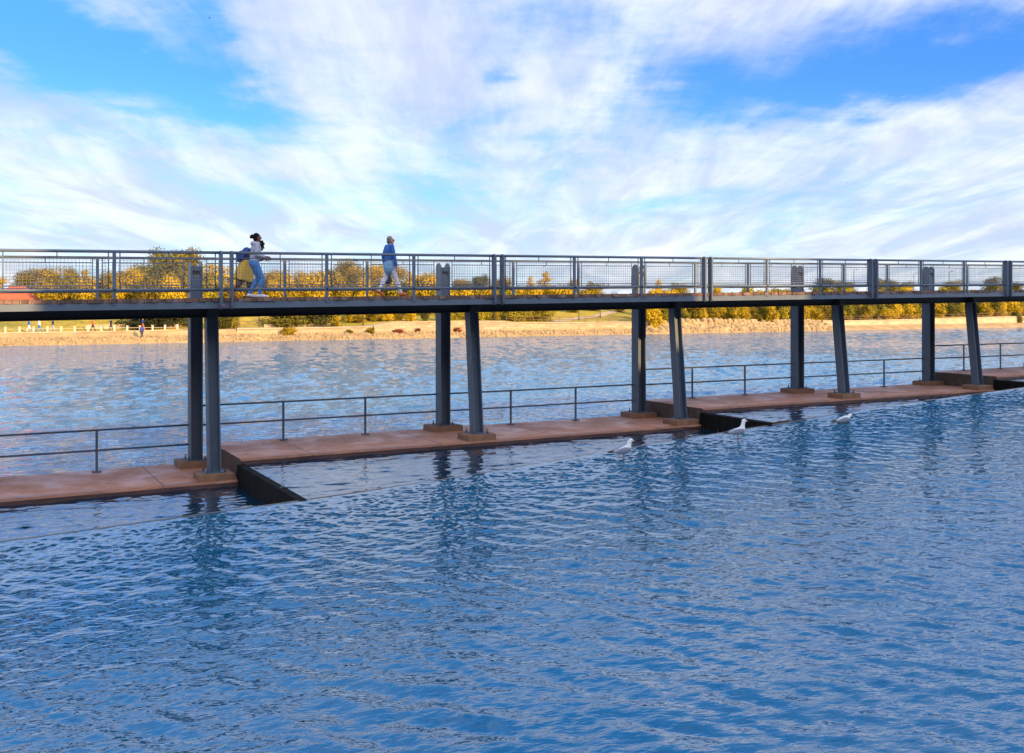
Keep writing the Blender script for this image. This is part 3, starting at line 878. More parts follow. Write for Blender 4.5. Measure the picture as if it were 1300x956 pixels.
# dense scrub, three bands
rb = random.Random(21)
def band(x0, x1, step, v0, v1, w0, w1, h0, h1, kinds, label, group):
    x = x0
    while x < x1:
        v = rb.uniform(v1, v0); k = rb.choice(kinds)
        bush_px(x, v, rb.uniform(w0, w1), rb.uniform(h0, h1), k, label, group)
        x += step*rb.uniform(.7, 1.3)
band(815, 1300, 13, -108.5, -113, 20, 30, 17, 26, ['bush0','bush1','bush2','olive0','olive1','bush0'], 'golden shrub in the front row crowding the far bank right of third bridge post', 'golden scrub on the right bank')
band(815, 1310, 15, -114, -121, 22, 32, 20, 30, ['bush0','olive0','olive1','bush2','dark'], 'taller shrub in the second row on the right half of the far bank', 'tall scrub on the right bank')
band(760, 1310, 17, -126, -140, 22, 34, 18, 30, ['bush0','olive0','olive1','bush1'], 'shrub along the skyline above the deck on the right half of the far bank', 'skyline scrub on the right bank')
band(425, 640, 15, -110.8, -115, 16, 26, 12, 20, ['bush0','bush1','bush2','olive0'], 'golden shrub right behind the tall stone wall at the second bridge post', 'golden scrub behind the stone wall')
band(60, 560, 12, -128, -137, 26, 42, 32, 50, ['bush0','bush1','olive0','bush2'], 'golden shrub seen just above the deck on the left half of bridge', 'golden scrub above the deck line')
band(560, 760, 12, -128, -137, 24, 38, 24, 34, ['bush0','bush1','olive0','bush2'], 'golden shrub seen just above the deck on the left half of bridge', 'golden scrub above the deck line')
band(430, 640, 17, -118, -124, 18, 28, 14, 24, ['olive0','olive1','dark','bush0'], 'shrub higher on the slope above the tall stone wall', 'dark scrub on the slope')
band(700, 800, 26, -122, -127, 18, 26, 14, 20, ['olive0','bush1','olive1'], 'shrub at the top edge of the golden lawn', 'shrubs above the lawn')

# ------------------------------------------------------------------ far bank furniture and house
M['white_post'] = mat('white_post_paint', (.56,.46,.33), (.46,.37,.26), 2, .7)
M['pole'] = mat('dark_pole', (.035,.028,.022), None, 2, .6)
# white posts with a rail on the left promenade
r = thing('promenade_fence', 'low fence of white posts along the promenade on the far left bank', 'fence', W(sx(-30,-108.2), -108.2, wall_z(0)), TH)
s0 = sx(-30,-108.2); s1 = sx(225,-108.2); npst = 16
for i in range(npst):
    m = MB(); x = (s1-s0)*i/(npst-1); z = ground(s0+x, -108.2)-wall_z(0)
    m.box(x-.11, x+.11, -.11, .11, z-.1, z+.72); m.box(x-.14, x+.14, -.14, .14, z+.722, z+.78); m.build('post', M['white_post'], r)
m = MB(); m.tube([(0,0,.55),(s1-s0,0,.55)], .03, 6); m.build('rail', M['white_post'], r)
# dark railing on the stone walls
def prom_rail(px0, px1, label, v=-107.6):
    a, b = sx(px0, v), sx(px1, v); z0 = wall_z((a+b)/2)
    r = thing('promenade_railing', label, 'railing', W(a, v, z0), TH, 'dark railings on the far walls')
    L = b-a; n = int(L/2.4)
    for zz in (1.0, .55):
        m = MB(); m.tube([(L*i/8, 0, zz + wall_z(a+L*i/8)-z0) for i in range(9)], .035, 5); m.build('rail', M['rust_rail'], r)
    for i in range(n+1):
        x = L*i/n; m = MB(); o = wall_z(a+x)-z0
        m.box(x-.03, x+.03, -.03, .03, o-.1, o+1.0); m.build('post', M['rust_rail'], r)
M['rust_rail'] = mat('brown_rail', (.20,.10,.05), (.14,.07,.04), 2, .7)
prom_rail(643, 820, 'brown railing on the stone wall below the golden lawn')
prom_rail(1046, 1320, 'brown railing on the plain quay wall at the right')
prom_rail(302, 330, 'short brown railing right of the large shrub by the first leaning leg')
# lamp posts
def lamp(px, v, top, label):
    s = s_at(px, v); z0 = ground(s, v); h = max(3.5, z_at(top, s, v)-z0)
    r = thing('lamp_post', label, 'lamp post', W(s, v, z0), TH, 'lamp posts on the far bank')
    m = MB(); m.tube([(0,0,-.1),(0,0,.5),(0,0,.52),(0,0,h)], [.12,.11,.07,.05], 8); m.build('pole', M['pole'], r)
    m = MB(); m.tube([(0,0,h),(.25,0,h+.25),(.9,0,h+.3)], [.045,.04,.035], 6); m.build('arm', M['pole'], r)
    m = MB(); m.ell((1.15,0,h+.27), (.38,.15,.09)); m.build('lamp_head', M['pole'], r)
lamp(329, -111.5, 393, 'thin dark lamp post on the terrace right of the walking pair')
lamp(461, -111, 393, 'thin dark lamp post above the left end of the tall stone wall')
lamp(629, -110.5, 393, 'thin dark lamp post just right of the second leaning leg')
lamp(735, -112, 394, 'thin dark lamp post on the golden lawn')
lamp(762, -116, 393, 'thin dark lamp post beside the lawn footpath')
lamp(1084, -150, 343, 'tall lamp post in the skyline left of the dark paired plates')
lamp(1160, -152, 348, 'tall lamp post in the skyline left of the fifth bollard')
lamp(1205, -150, 346, 'tall lamp post in the skyline right of the fifth bollard')
# red roofed house at the left edge
M['roof_red'] = mat('red_roof', (.42,.09,.035), (.36,.075,.03), 1.5, .7)
M['house_wall'] = mat('cream_wall', (.55,.48,.38), (.5,.43,.34), .5, .8)
hs = s_at(22, -136); r = thing('house', 'low house with a bright red roof seen behind the deck at the left edge', 'house', W(hs, -136, ground(hs, -136)), TH)
zr0 = z_at(380.5, hs, -136) - ground(hs, -136); zr1 = z_at(363.0, hs, -136) - ground(hs, -136)
m = MB(); m.box(-3.4, 3.4, -2.2, 2.2, -.4, zr0); m.build('wall', M['house_wall'], r)
m = MB(); a, b, c = 3.7, 2.6, .9
m.add([(-a,-b,zr0+.01),(a,-b,zr0+.01),(a,b,zr0+.01),(-a,b,zr0+.01),(-c,0,zr1),(c,0,zr1)], [(0,1,5,4),(1,2,5),(2,3,4,5),(3,0,4),(3,2,1,0)]); m.build('roof', M['roof_red'], r)
for x in (-2, 0, 2):
    m = MB(); m.box(x-.45, x+.45, -2.24, -2.202, .1, zr0-.2 if zr0 > .6 else .4); m.build('window', M['pane'], r)

# ------------------------------------------------------------------ people
M['skin'] = mat('brown_skin', (.16,.065,.035), (.13,.05,.028), 8, .55)
M['skin_pale'] = mat('pale_skin', (.45,.25,.18), (.38,.2,.14), 8, .55)
M['hair'] = mat('black_hair', (.006,.005,.006), (.012,.010,.011), 30, .85, 0, .6, 60, spec=.1)
M['hair_grey'] = mat('ash_blonde_hair', (.13,.12,.115), (.06,.055,.055), 25, .6, 0, .5, 50)
M['hoodie'] = mat('grey_hoodie', (.40,.40,.47), (.33,.33,.40), 6, .9, 0, .4, 30)
M['jeans'] = mat('blue_jeans', (.03,.16,.42), (.05,.22,.50), 5, .85, 0, .3, 50)
M['yellow'] = mat('yellow_skirt', (.62,.38,.035), (.5,.28,.025), 6, .8, 0, .3, 30)
M['navy'] = mat('blue_backpack', (.02,.05,.24), (.015,.035,.16), 6, .7)
M['white_shoe'] = mat('white_shoes', (.75,.74,.74), (.62,.6,.6), 9, .6)
M['orange_shoe'] = mat('orange_shoes', (.62,.13,.03), (.5,.09,.025), 9, .6)
M['denim_jacket'] = mat('blue_jacket', (.02,.09,.32), (.03,.13,.40), 6, .85, 0, .4, 40)
M['light_shirt'] = mat('pale_blue_shirt', (.22,.42,.58), (.12,.30,.50), 12, .85)
M['white_pants'] = mat('white_patterned_trousers', (.80,.78,.81), (.58,.50,.62), 22, .85, detail=2)
M['black_bag'] = mat('black_bag', (.015,.015,.02), None, 6, .6)
M['glasses'] = mat('dark_red_glasses', (.09,.012,.012), None, 6, .15)
M['top_black'] = mat('dark_top', (.03,.03,.05), None, 6, .8)
V = Vector
def hand(mb, wrist, d, side, grip=.5):
    d = V(d).normalized(); up = V((0,1,0)) if abs(d.y) < .8 else V((1,0,0))
    a = d.cross(up).normalized(); b = d.cross(a).normalized()    # a: across the palm; b: palm normal
    w = V(wrist); palm = w + d*.085
    for k in (-1.2, -.4, .4, 1.2): mb.cap(w + d*.01 + a*k*.010, palm + a*k*.018, .015, .013, 8)
    for k, L in ((-1.4,.062),(-.48,.075),(.44,.072),(1.35,.056)):
        p0 = palm + a*k*.0185; p1 = p0 + (d*.9 + b*grip*.5).normalized()*L*.55; p2 = p1 + (d*.5 + b*grip*1.6).normalized()*L*.5
        mb.cap(p0, p1, .010, .009, 8); mb.cap(p1, p2, .009, .0075, 8)
    t0 = w + d*.03 - a*.022; t1 = t0 + (d*.6 - a*.7 + b*.3).normalized()*.045; t2 = t1 + (d - a*.1 + b*.3).normalized()*.035
    mb.cap(t0, t1, .013, .011, 8); mb.cap(t1, t2, .011, .009, 8)
def person(loc, rz, J, label, skin, parts, group=None, voxel=.009, glasses=False):
    """J: joints in metres, x = walking direction, y = to the left, z up"""
    r = thing('person', label, 'person', loc, rz, group)
    mb = MB()
    pel, ch, nk, hd = V(J['pelvis']), V(J['chest']), V(J['neck']), V(J['head'])
    mb.ell(pel, (.105,.155,.12)); mb.ell(pel.lerp(ch,.5), (.095,.125,.17)); mb.ell(ch, (.11,.16,.17))
    mb.cap(pel, ch, .11, .12); mb.cap(ch.lerp(nk,.5), nk.lerp(hd,.5), .075, .05)
    f = V(J.get('face', (1,0,0))).normalized(); u = (V((0,0,1)) - f*f.z).normalized(); l = u.cross(f)
    Rm = Matrix((f, l, u)).transposed()
    mb.ell(hd, (.092,.074,.112), Rm); mb.ell(hd + f*.035 - u*.045, (.058,.055,.068), Rm)
    mb.cap(hd + f*.085 + u*.01, hd + f*.112 - u*.022, .011, .015, 8)          # nose
    mb.ell(hd + f*.088 - u*.058, (.012,.024,.008), Rm, 8, 6); mb.ell(hd + f*.075 - u*.092, (.022,.022,.016), Rm, 8, 6)   # lips, chin
    mb.ell(hd + f*.085 + u*.03, (.012,.04,.008), Rm, 8, 6)                     # brow
    for sg in (-1, 1):
        mb.ell(hd - f*.005 + l*sg*.076 - u*.005, (.02,.009,.03), Rm, 8, 6)      # ears
        k = 'l' if sg > 0 else 'r'
        sh, el, wr = V(J['sh'+k]), V(J['el'+k]), V(J['wr'+k])
        mb.cap(ch.lerp(nk,.55), sh, .07, .055); mb.cap(sh, el, .05, .038); mb.cap(el, wr, .038, .026)
        hand(mb, wr, wr-el, sg)
        hp, kn, an, toe = V(J['hp'+k]), V(J['kn'+k]), V(J['an'+k]), V(J['to'+k])
        mb.cap(pel, hp, .10, .088); mb.cap(hp, kn, .085, .056); mb.cap(kn, an, .054, .036)
        mb.ell(kn.lerp(an,.3)-V((.012,0,0)), (.055,.05,.11))
        mb.cap(an, toe, .036, .026); mb.cap(an + (an-toe).normalized()*.04 - V((0,0,.03)), toe, .03, .025)
    body = remesh(mb, 'body', M[skin], voxel, r, 2)
    for sg in (-1, 1):
        e = MB(); e.ell(hd + f*.083 + l*sg*.032 + u*.012, (.008,.014,.007), Rm, 8, 6); e.build('eye', M['black'], r)
    if glasses:
        e = MB()
        for sg in (-1, 1): e.ell(hd + f*.094 + l*sg*.034 + u*.012, (.008,.032,.026), Rm, 12, 8); e.tube([hd+f*.088+l*sg*.06+u*.014, hd+l*sg*.083+u*.014], .005, 6)
        e.tube([hd+f*.096-l*.01+u*.014, hd+f*.096+l*.01+u*.014], .005, 6); e.build('sunglasses', M['glasses'], r)
    for fn in parts: fn(r, J, hd, f, l, u, Rm)
    return r
def c_trousers(mt, rk=1.0, vox=.011):
    def fn(r, J, hd, f, l, u, Rm):
        mb = MB(); pel = V(J['pelvis'])
        mb.ell(pel+V((-.01,0,0)), (.13,.175,.14))
        for k in 'lr':
            hp, kn, an = V(J['hp'+k]), V(J['kn'+k]), V(J['an'+k])
            mb.cap(hp, kn, .102*rk, .07*rk); mb.cap(kn, kn.lerp(an,.93), .07*rk, .052*rk)
            mb.ell(kn.lerp(an,.3)-V((.012,0,0)), (.066*rk,.06*rk,.12))
        remesh(mb, 'trousers', M[mt], vox, r, 3)
    return fn
def c_top(mt, name, rk=1.0, hem=.06, sleeve=.95, hood=False, collar=False, vox=.011, length=0):
    def fn(r, J, hd, f, l, u, Rm):
        mb = MB(); pel, ch, nk = V(J['pelvis']), V(J['chest']), V(J['neck'])
        lo = pel + (pel-ch).normalized()*(hem-.1)
        mb.cap(lo, ch, .135*rk, .14*rk); mb.ell(lo, (.13*rk,.175*rk,.09)); mb.ell(ch, (.135*rk,.185*rk,.19)); mb.ell(pel.lerp(ch,.5), (.125*rk,.165*rk,.2))
        if length:
            mb.ell(pel + V((0,0,-.03)), (.165*rk,.21*rk,.2)); mb.ell(pel - V((0,0,length*.5)), (.18*rk,.21*rk,.2))
            mb.cap(pel, pel - V((0,0,length*.75)), .15*rk, .165*rk); mb.ell(pel - V((0,0,length*.7)), (.165*rk,.20*rk,.12))
        mb.cap(ch.lerp(nk,.5), nk.lerp(ch,.12), .09*rk, .065)
        for k in 'lr':
            sh, el, wr = V(J['sh'+k]), V(J['el'+k]), V(J['wr'+k])
            mb.cap(ch.lerp(nk,.5), sh, .085*rk, .068*rk); mb.cap(sh, el, .067*rk, .054*rk)
            mb.cap(el, el.lerp(wr, sleeve), .054*rk, .043*rk)
        if hood: mb.ell(nk + V((-.05,0,-.03)), (.075,.12,.06)); mb.cap(nk+V((-.06,-.06,0)), nk+V((.03,-.07,-.04)), .035, .025); mb.cap(nk+V((-.06,.06,0)), nk+V((.03,.07,-.04)), .035, .025)
        if collar: mb.ell(nk + V((.01,0,-.015)), (.085,.085,.035)); mb.cap(nk+V((.05,-.03,-.02)), nk+V((.10,-.03,-.005)), .022,.012)
        remesh(mb, name, M[mt], vox, r, 3)
    return fn
def c_shoes(mt, name='shoe'):
    def fn(r, J, hd, f, l, u, Rm):
        for k in 'lr':
            an, toe = V(J['an'+k]), V(J['to'+k]); d = (toe-an); d.z *= .6; d.normalize()
            mb = MB(); heel = an - d*.03 - V((0,0,.045))
            if J.get('heel_up'+k): heel = an - d*.045 - V((0,0,.015))
            mb.cap(heel, an - V((0,0,.02)), .044, .046); mb.cap(heel, toe, .043, .036); mb.cap(an - V((0,0,.02)), toe, .045, .034)
            mb.cap(toe - d*.02, toe + d*.025, .036, .030)
            remesh(mb, name, M[mt], .008, r, 2)
    return fn
def c_hair(mt, bun=None, curly=False, cropped=False):
    def fn(r, J, hd, f, l, u, Rm):
        mb = MB(); k = 1.25 if curly else 1.0
        mb.ell(hd - f*.022 + u*.028, (.09*k,.084*k,.098*k), Rm); 
        if not cropped: mb.ell(hd - f*.045 - u*.03, (.062*k,.078*k,.075*k), Rm)
        if bun: mb.ell(hd - f*.125 + u*bun, (.06,.06,.055), Rm); mb.ell(hd - f*.155 + u*(bun-.015), (.04,.045,.045), Rm)
        if curly:
            rnd = random.Random(5)
            for i in range(46):
                d = V((rnd.uniform(-1,.35), rnd.uniform(-1,1), rnd.uniform(-.6,1))).normalized()
                mb.ell(hd - f*.02 + u*.03 + f*d.x*.105 + l*d.y*.10 + u*d.z*.115, (.03,.03,.03), None, 8, 6)
        remesh(mb, 'hair', M[mt], .008, r, 2)
    return fn
def c_skirt(mt):
    def fn(r, J, hd, f, l, u, Rm):
        mb = MB(); pel = V(J['pelvis']); n = 36; rings = 12; vs = []; fs = []
        kn = (V(J['knl'])+V(J['knr']))/2
        for i in range(rings+1):
            q = i/rings; c = (pel+V((.06,0,.12))).lerp(V((kn.x-.07, pel.y, kn.z-.02)), q)
            rx = .125 + .15*q**.9; ry = .15 + .09*q
            for j in range(n):
                a = 2*math.pi*j/n; w = 1 + (.10*math.sin(a*6+1.3) + .06*math.sin(a*11))*q
                vs.append((c.x+rx*w*math.cos(a), c.y+ry*w*math.sin(a), c.z + (.07*math.cos(a)*-1)*q))
        for i in range(rings):
            for j in range(n): fs.append((i*n+j, i*n+(j+1)%n, (i+1)*n+(j+1)%n, (i+1)*n+j))
        mb.add(vs, fs, 0, True)
        o = mb.build('skirt', M[mt], r); sd = o.modifiers.new('t', 'SOLIDIFY'); sd.thickness = .008
    return fn
def c_pack(mt):
    def fn(r, J, hd, f, l, u, Rm):
        mb = MB(); ch, pel = V(J['chest']), V(J['pelvis']); ax = (ch-pel).normalized(); bk = V((-ax.z,0,ax.x))
        c = pel.lerp(ch,.62) + bk*.175
        Rb = Matrix((bk, V((0,1,0)), ax)).transposed()
        mb.ell(c, (.105,.15,.21), Rb); mb.ell(c - ax*.07 + bk*.06, (.09,.13,.13), Rb); mb.ell(c - ax*.10, (.115,.15,.16), Rb); mb.ell(c+ax*.1, (.10,.13,.12), Rb)
        pk = remesh(mb, 'backpack', M[mt], .011, r, 3)
        for sg in (-1, 1):
            m = MB(); m.tube([c + ax*.17 + V((0,sg*.09,0)), ch + ax*.18 - bk*.0 + V((0,sg*.11,0)), ch - bk*.14 + V((0,sg*.12,0)), pel.lerp(ch,.45) - bk*.13 + V((0,sg*.13,0)), c - ax*.15 + V((0,sg*.12,0))], .017, 6)
            m.build('strap', M[mt], pk)
    return fn
def c_bag(mt):
    def fn(r, J, hd, f, l, u, Rm):
        mb = MB(); p = V((-.0, .17, .50)); mb.ell(p, (.12,.06,.15)); mb.ell(p+V((.0,0,-.06)), (.14,.07,.10))
        b = remesh(mb, 'shoulder_bag', M[mt], .011, r, 3)
        m = MB(); m.tube([p+V((-.08,0,.12)), V(J['shl'])+V((0,.03,.06)), p+V((.08,0,.12))], .012, 6); m.build('strap', M[mt], b)
    return fn
def on_deck(px, v):
    s = s_at(px, v); return W(s, v, deck(s)+.006)
# woman in grey hoodie: legs close, far leg stepping
A = dict(pelvis=(-.02,0,.90), chest=(.02,0,1.24), neck=(.0,0,1.42), head=(.05,0,1.545), face=(1,0,.03),
         shl=(.02,.17,1.37), shr=(.02,-.17,1.37), ell=(.06,.24,1.10), elr=(-.03,-.23,1.09), wrl=(.28,.14,1.06), wrr=(.20,-.17,1.05),
         hpl=(-.02,.085,.86), hpr=(-.02,-.085,.86), knl=(.10,.085,.50), knr=(.17,-.09,.48), anl=(-.13,.085,.10), anr=(.08,-.09,.085), tol=(.03,.09,.03), tor=(.25,-.10,.035))
pa = on_deck(324, 1.75)
person(pa, TH, A, 'person with bunned black hair in grey hoodie, blue jeans and white sneakers on the bridge', 'skin',
       [c_trousers('jeans'), c_top('hoodie','hoodie', .98, .05, .93, hood=True), c_shoes('white_shoe','sneaker'), c_hair('hair', .03)], 'people walking on the bridge')
# companion with yellow skirt and backpack, leaning forward
B = dict(pelvis=(-.16,0,.86), chest=(.06,0,1.13), neck=(.19,0,1.27), head=(.28,0,1.36), face=(1,0,-.25),
         shl=(.10,.17,1.24), shr=(.10,-.17,1.24), ell=(.22,.22,1.00), elr=(.20,-.22,1.00), wrl=(.42,.12,1.02), wrr=(.40,-.14,1.02),
         hpl=(-.16,.085,.82), hpr=(-.16,-.085,.82), knl=(.02,.085,.46), knr=(-.20,-.085,.44), anl=(-.02,.09,.09), anr=(-.50,-.09,.17), tol=(.14,.10,.03), tor=(-.38,-.10,.035), heel_upr=True)
s_b = s_at(317, 1.15)
person(W(s_b, 1.15, deck(s_b)+.006), TH, B, 'person with curly black hair, blue backpack, yellow skirt and orange shoes leaning forward', 'skin',
       [c_top('top_black','top', .95, .02, .5), c_skirt('yellow'), c_pack('navy'), c_shoes('orange_shoe','sandal'), c_hair('hair', None, True)], 'people walking on the bridge')
C = dict(pelvis=(-.01,0,.90), chest=(-.02,0,1.24), neck=(-.02,0,1.42), head=(.015,0,1.545), face=(1,0,.0),
         shl=(-.02,.18,1.37), shr=(-.02,-.18,1.37), ell=(-.10,.24,1.10), elr=(.03,-.23,1.10), wrl=(-.05,.24,.86), wrr=(.10,-.22,.84),
         hpl=(-.01,.09,.86), hpr=(-.01,-.09,.86), knl=(-.10,.09,.49), knr=(.14,-.09,.49), anl=(-.30,.09,.14), anr=(.29,-.09,.09), tol=(-.18,.10,.03), tor=(.44,-.10,.06), heel_upl=True)
s_c = s_at(495, 1.6)
person(W(s_c, 1.6, deck(s_c)+.006), TH, C, 'person in blue jacket, white trousers and dark glasses walking alone on the bridge', 'skin_pale',
       [c_trousers('white_pants', 1.0), c_top('light_shirt','shirt', .96, .22, .3, length=.22), c_top('denim_jacket','jacket', 1.04, .06, .93, collar=True), c_shoes('orange_shoe'), c_hair('hair_grey', None, False), c_bag('black_bag')], 'people walking on the bridge', glasses=True)
# tiny strollers far away
def stroller(px, v, mt_top, mt_bot, label, rz, k=1.0):
    s = s_at(px, v)
    J = {a: tuple(x for x in b) if hasattr(b, '__len__') else b for a, b in C.items()}
    r = person(W(s, v, ground(s, v)+.02), rz, J, label, 'skin_pale', [c_trousers(mt_bot, 1.05, .03), c_top(mt_top, 'shirt', 1.05, .08, .9, vox=.03), c_hair('hair')], 'strollers on the far left bank', voxel=.025)
    r.scale = (k,k,k)
stroller(37, -108.9, 'denim_jacket', 'white_pants', 'tiny stroller in blue and white at the far left promenade', TH)
stroller(50, -109.3, 'white_shoe', 'jeans', 'tiny stroller in a white top beside the blue clad one on the promenade', TH)
stroller(67, -108.9, 'top_black', 'hoodie', 'tiny stroller in a dark top on the promenade below the bridge', TH+3.1)
stroller(118, -109.0, 'orange_shoe', 'top_black', 'tiny stroller in a reddish top on the promenade', TH)
stroller(141, -109.2, 'top_black', 'top_black', 'tiny stroller all in dark clothes on the promenade', TH+3.1)
stroller(181, -109.4, 'navy', 'orange_shoe', 'tiny stroller in navy and red left of the first bridge post', TH)
stroller(180, -104.9, 'navy', 'top_black', 'tiny person standing on the shore at the waterline', TH+1.5)

# ------------------------------------------------------------------ gulls
M['gull_white'] = mat('gull_white', (.80,.78,.77), (.7,.68,.68), 20, .7)
M['gull_grey'] = mat('gull_grey', (.22,.24,.29), (.17,.19,.23), 14, .7)
M['gull_black'] = mat('gull_wingtip', (.025,.025,.03), None, 14, .7)
M['beak'] = mat('gull_beak', (.72,.34,.06), (.62,.24,.04), 30, .4)
M['gull_leg'] = mat('gull_leg', (.40,.24,.17), (.30,.17,.12), 30, .5)
def gull(px, py, vv, label, rz, pose):
    # find the station where the pool surface is seen at this pixel
    best = None
    for i in range(-100, 400):
        s = i*.1; v = None
        z = pool_z(s); d = (E-z)*F/(py-385.0); X = (px-650)/F*d
        ss = (X-OX)*UX + (d-OY)*UY; vv_ = (X-OX)*UY - (d-OY)*UX
        if best is None or abs(ss-s) < best[0]: best = (abs(ss-s), ss, vv_)
    _, s, v = best
    r = thing('seagull', label, 'seagull', W(s, v, pool_z(s)), rz, 'gulls standing in the shallow water')
    sit = pose == 'sit'; dz = -.155 if sit else 0.0
    mb = MB()
    mb.ell((0,0,.235+dz), (.17,.085,.085), Matrix.Rotation(R(-22 if pose != 'sit' else -10),3,'Y')); mb.ell((.07,0,.26+dz), (.10,.078,.085)); mb.cap((-.08,0,.22+dz), (-.22,0,.205+dz), .06, .02)
    if pose == 'tall': nk, hd = V((.115,0,.385)), V((.13,0,.475))
    elif pose == 'hunch': nk, hd = V((.11,0,.37)), V((.135,0,.435))
    else: nk, hd = V((.14,0,.30+dz)), V((.18,0,.345+dz))
    mb.cap((.09,0,.27+dz), nk, .075, .046); mb.cap(nk, hd, .046, .043); mb.ell(hd+V((.012,0,.004)), (.056,.042,.044))
    remesh(mb, 'body', M['gull_white'], .009, r, 3)
    for sg in (-1, 1):
        m = MB(); n = 12; vs = []; fs = []
        prof = [(.13,.285,.012),(.10,.262,.05),(.04,.25,.068),(-.04,.24,.068),(-.12,.228,.05),(-.20,.218,.03),(-.27,.212,.012)]
        pts = [(x, sg*.052, z+dz) for (x, z, q) in prof]; rs = [q for (_, _, q) in prof]
        m.tube(pts, rs, 10)
        for i, vq in enumerate(m.v):
            m.v[i] = (vq[0], sg*(.080 + (abs(vq[1])-.052)*.45), vq[2])
        m.build('wing', M['gull_grey'], r)
        m = MB(); m.tube([(-.23, sg*.05, .216+dz), (-.30, sg*.028, .208+dz), (-.36, sg*.012, .204+dz)], [.022,.016,.004], 8); m.build('wingtip', M['gull_black'], r)
        e = MB(); e.ell(hd + V((.03, sg*.040, .010)), (.007,.004,.007), None, 8, 6); e.build('eye', M['black'], r)
        if not sit:
            m = MB(); x = .02 if sg > 0 else -.015; m.tube([(x, sg*.035, .20), (x-.012, sg*.035, .10), (x, sg*.035, -.03)], [.012,.008,.008], 6)
            m.tube([(x,sg*.035,-.008),(x+.055,sg*.05,-.012)], [.008,.003], 5); m.build('leg', M['gull_leg'], r)
    m = MB(); m.add([(-.17,-.045,.21+dz),(-.30,-.06,.195+dz),(-.31,0,.197+dz),(-.30,.06,.195+dz),(-.17,.045,.21+dz),(-.17,-.04,.195+dz),(-.30,-.055,.186+dz),(-.31,0,.187+dz),(-.30,.055,.186+dz),(-.17,.04,.195+dz)],
                    [(0,1,2,3,4),(9,8,7,6,5),(0,5,6,1),(1,6,7,2),(2,7,8,3),(3,8,9,4),(4,9,5,0)]); m.build('tail', M['gull_white'], r)
    m = MB(); b0 = hd + V((.058,0,-.002)); m.tube([b0, b0+V((.03,0,-.002)), b0+V((.052,0,-.012))], [.014,.010,.002], 8); m.build('beak', M['beak'], r)
    r.scale = (1.15,)*3
    if pose == 'hunch': r.location.z -= .06
gull(792, 583, 0, 'hunched gull with bright orange beak nearest the viewer, left of the black dam wall', R(12), 'hunch')
gull(937, 561, 0, 'upright gull standing on thin legs in front of the black dam wall', R(8), 'tall')
gull(1071, 537, 0, 'low crouching gull farthest right, beyond the tip of the black dam wall', R(16), 'sit')

# distant birds in the sky
def flying(px, py, d, label, k=1.0):
    X = (px-650)/F*d; z = E + (385-py)/F*d
    r = thing('flying_bird', label, 'bird', (X, d, z), R(30))
    m = MB(); m.ell((0,0,0), (.20,.06,.06), None, 8, 6); m.cap((.15,0,.01), (.24,0,.02), .045, .02, 8); m.cap((-.15,0,0), (-.30,0,0), .04, .015, 8); m.build('body', M['gull_black'], r)
    for sg in (-1, 1):
        m = MB(); m.add([(.08,sg*.04,.02),(.10,sg*.35,.13),(-.02,sg*.72,.07),(-.06,sg*.35,.11),(-.08,sg*.04,.02),(.08,sg*.04,.005),(.10,sg*.35,.11),(-.02,sg*.72,.065),(-.06,sg*.35,.09),(-.08,sg*.04,.005)],
                        [(0,1,3,4),(1,2,3),(5,9,8,6),(6,8,7),(0,5,6,1),(1,6,7,2),(2,7,8,3),(3,8,9,4)]); m.build('wing', M['gull_black'], r)
    r.scale = (k,k,k)
flying(266, 23, 220, 'tiny dark bird high in the blue patch of sky at the upper left', 1.0)
flying(1075, 232, 330, 'tiny dark bird low in the sky at right, left one of two specks', .9)
flying(1166, 240, 330, 'tiny dark bird low in the sky at right, right one of two specks', .7)
flying(691, 338, 160, 'tiny dark bird above the lone thin tree in the skyline', 1.0)

SUN_EL = 20.0
# ------------------------------------------------------------------ unseen blocks added behind the viewer to shade the bridge; gaps give sun patches
def block(s0, s1, v0, v1, h, nm):
    r = thing('added_shade_block', nm, 'shade block', W(s0, v0, 2.85), TH)
    L = s1-s0; D = v1-v0; H = h-2.85
    m = MB(); m.box(0, L, -D, 0, 0, H); m.build('wall', M['shade_wall'], r)
    m = MB(); m.box(0, L, -D-.15, .15, H+.002, H+.25); m.build('roof', M['roofing'], r)
    for fl in range(int(H/3.4)):
        for j in range(int(L/4)):
            x = 2 + j*4
            if j > 11: continue
            m = MB(); m.box(x-.7, x+.7, .003, .06, 1+fl*3.4, 2.8+fl*3.4); m.build('window', M['pane'], r)
HI = 5.9 + .5 + 43.9*math.tan(R(SUN_EL)); LO = 4.15 - .25 + 42.9*math.tan(R(SUN_EL))
block(-40, 6.0, 45, 49, HI, 'tall unseen shade block added behind the viewer, left one')
block(6.02, 8.1, 45.2, 48, LO-.1, 'narrow low unseen block added behind the viewer, letting sun past left of the middle one')
block(8.12, 25.3, 45, 49, HI, 'tall unseen shade block added behind the viewer, middle one')
block(25.32, 31.0, 45.2, 48, LO-.5, 'low unseen block added behind the viewer, letting sun past right of the middle one')
block(31.02, 90, 45, 49, HI+.3, 'tall unseen shade block added behind the viewer, right one')

# ------------------------------------------------------------------ sun, sky
sd = Vector((.695, -.72, 0)).normalized()
sun_dir = Vector((sd.x*math.cos(R(SUN_EL)), sd.y*math.cos(R(SUN_EL)), math.sin(R(SUN_EL))))
L = bpy.data.lights.new('sun', 'SUN'); L.energy = 5.0; L.angle = R(.5); L.color = (1.0, .67, .31)
so = bpy.data.objects.new('sun', L); col.objects.link(so)
so.rotation_euler = (-sun_dir).to_track_quat('-Z', 'Y').to_euler()

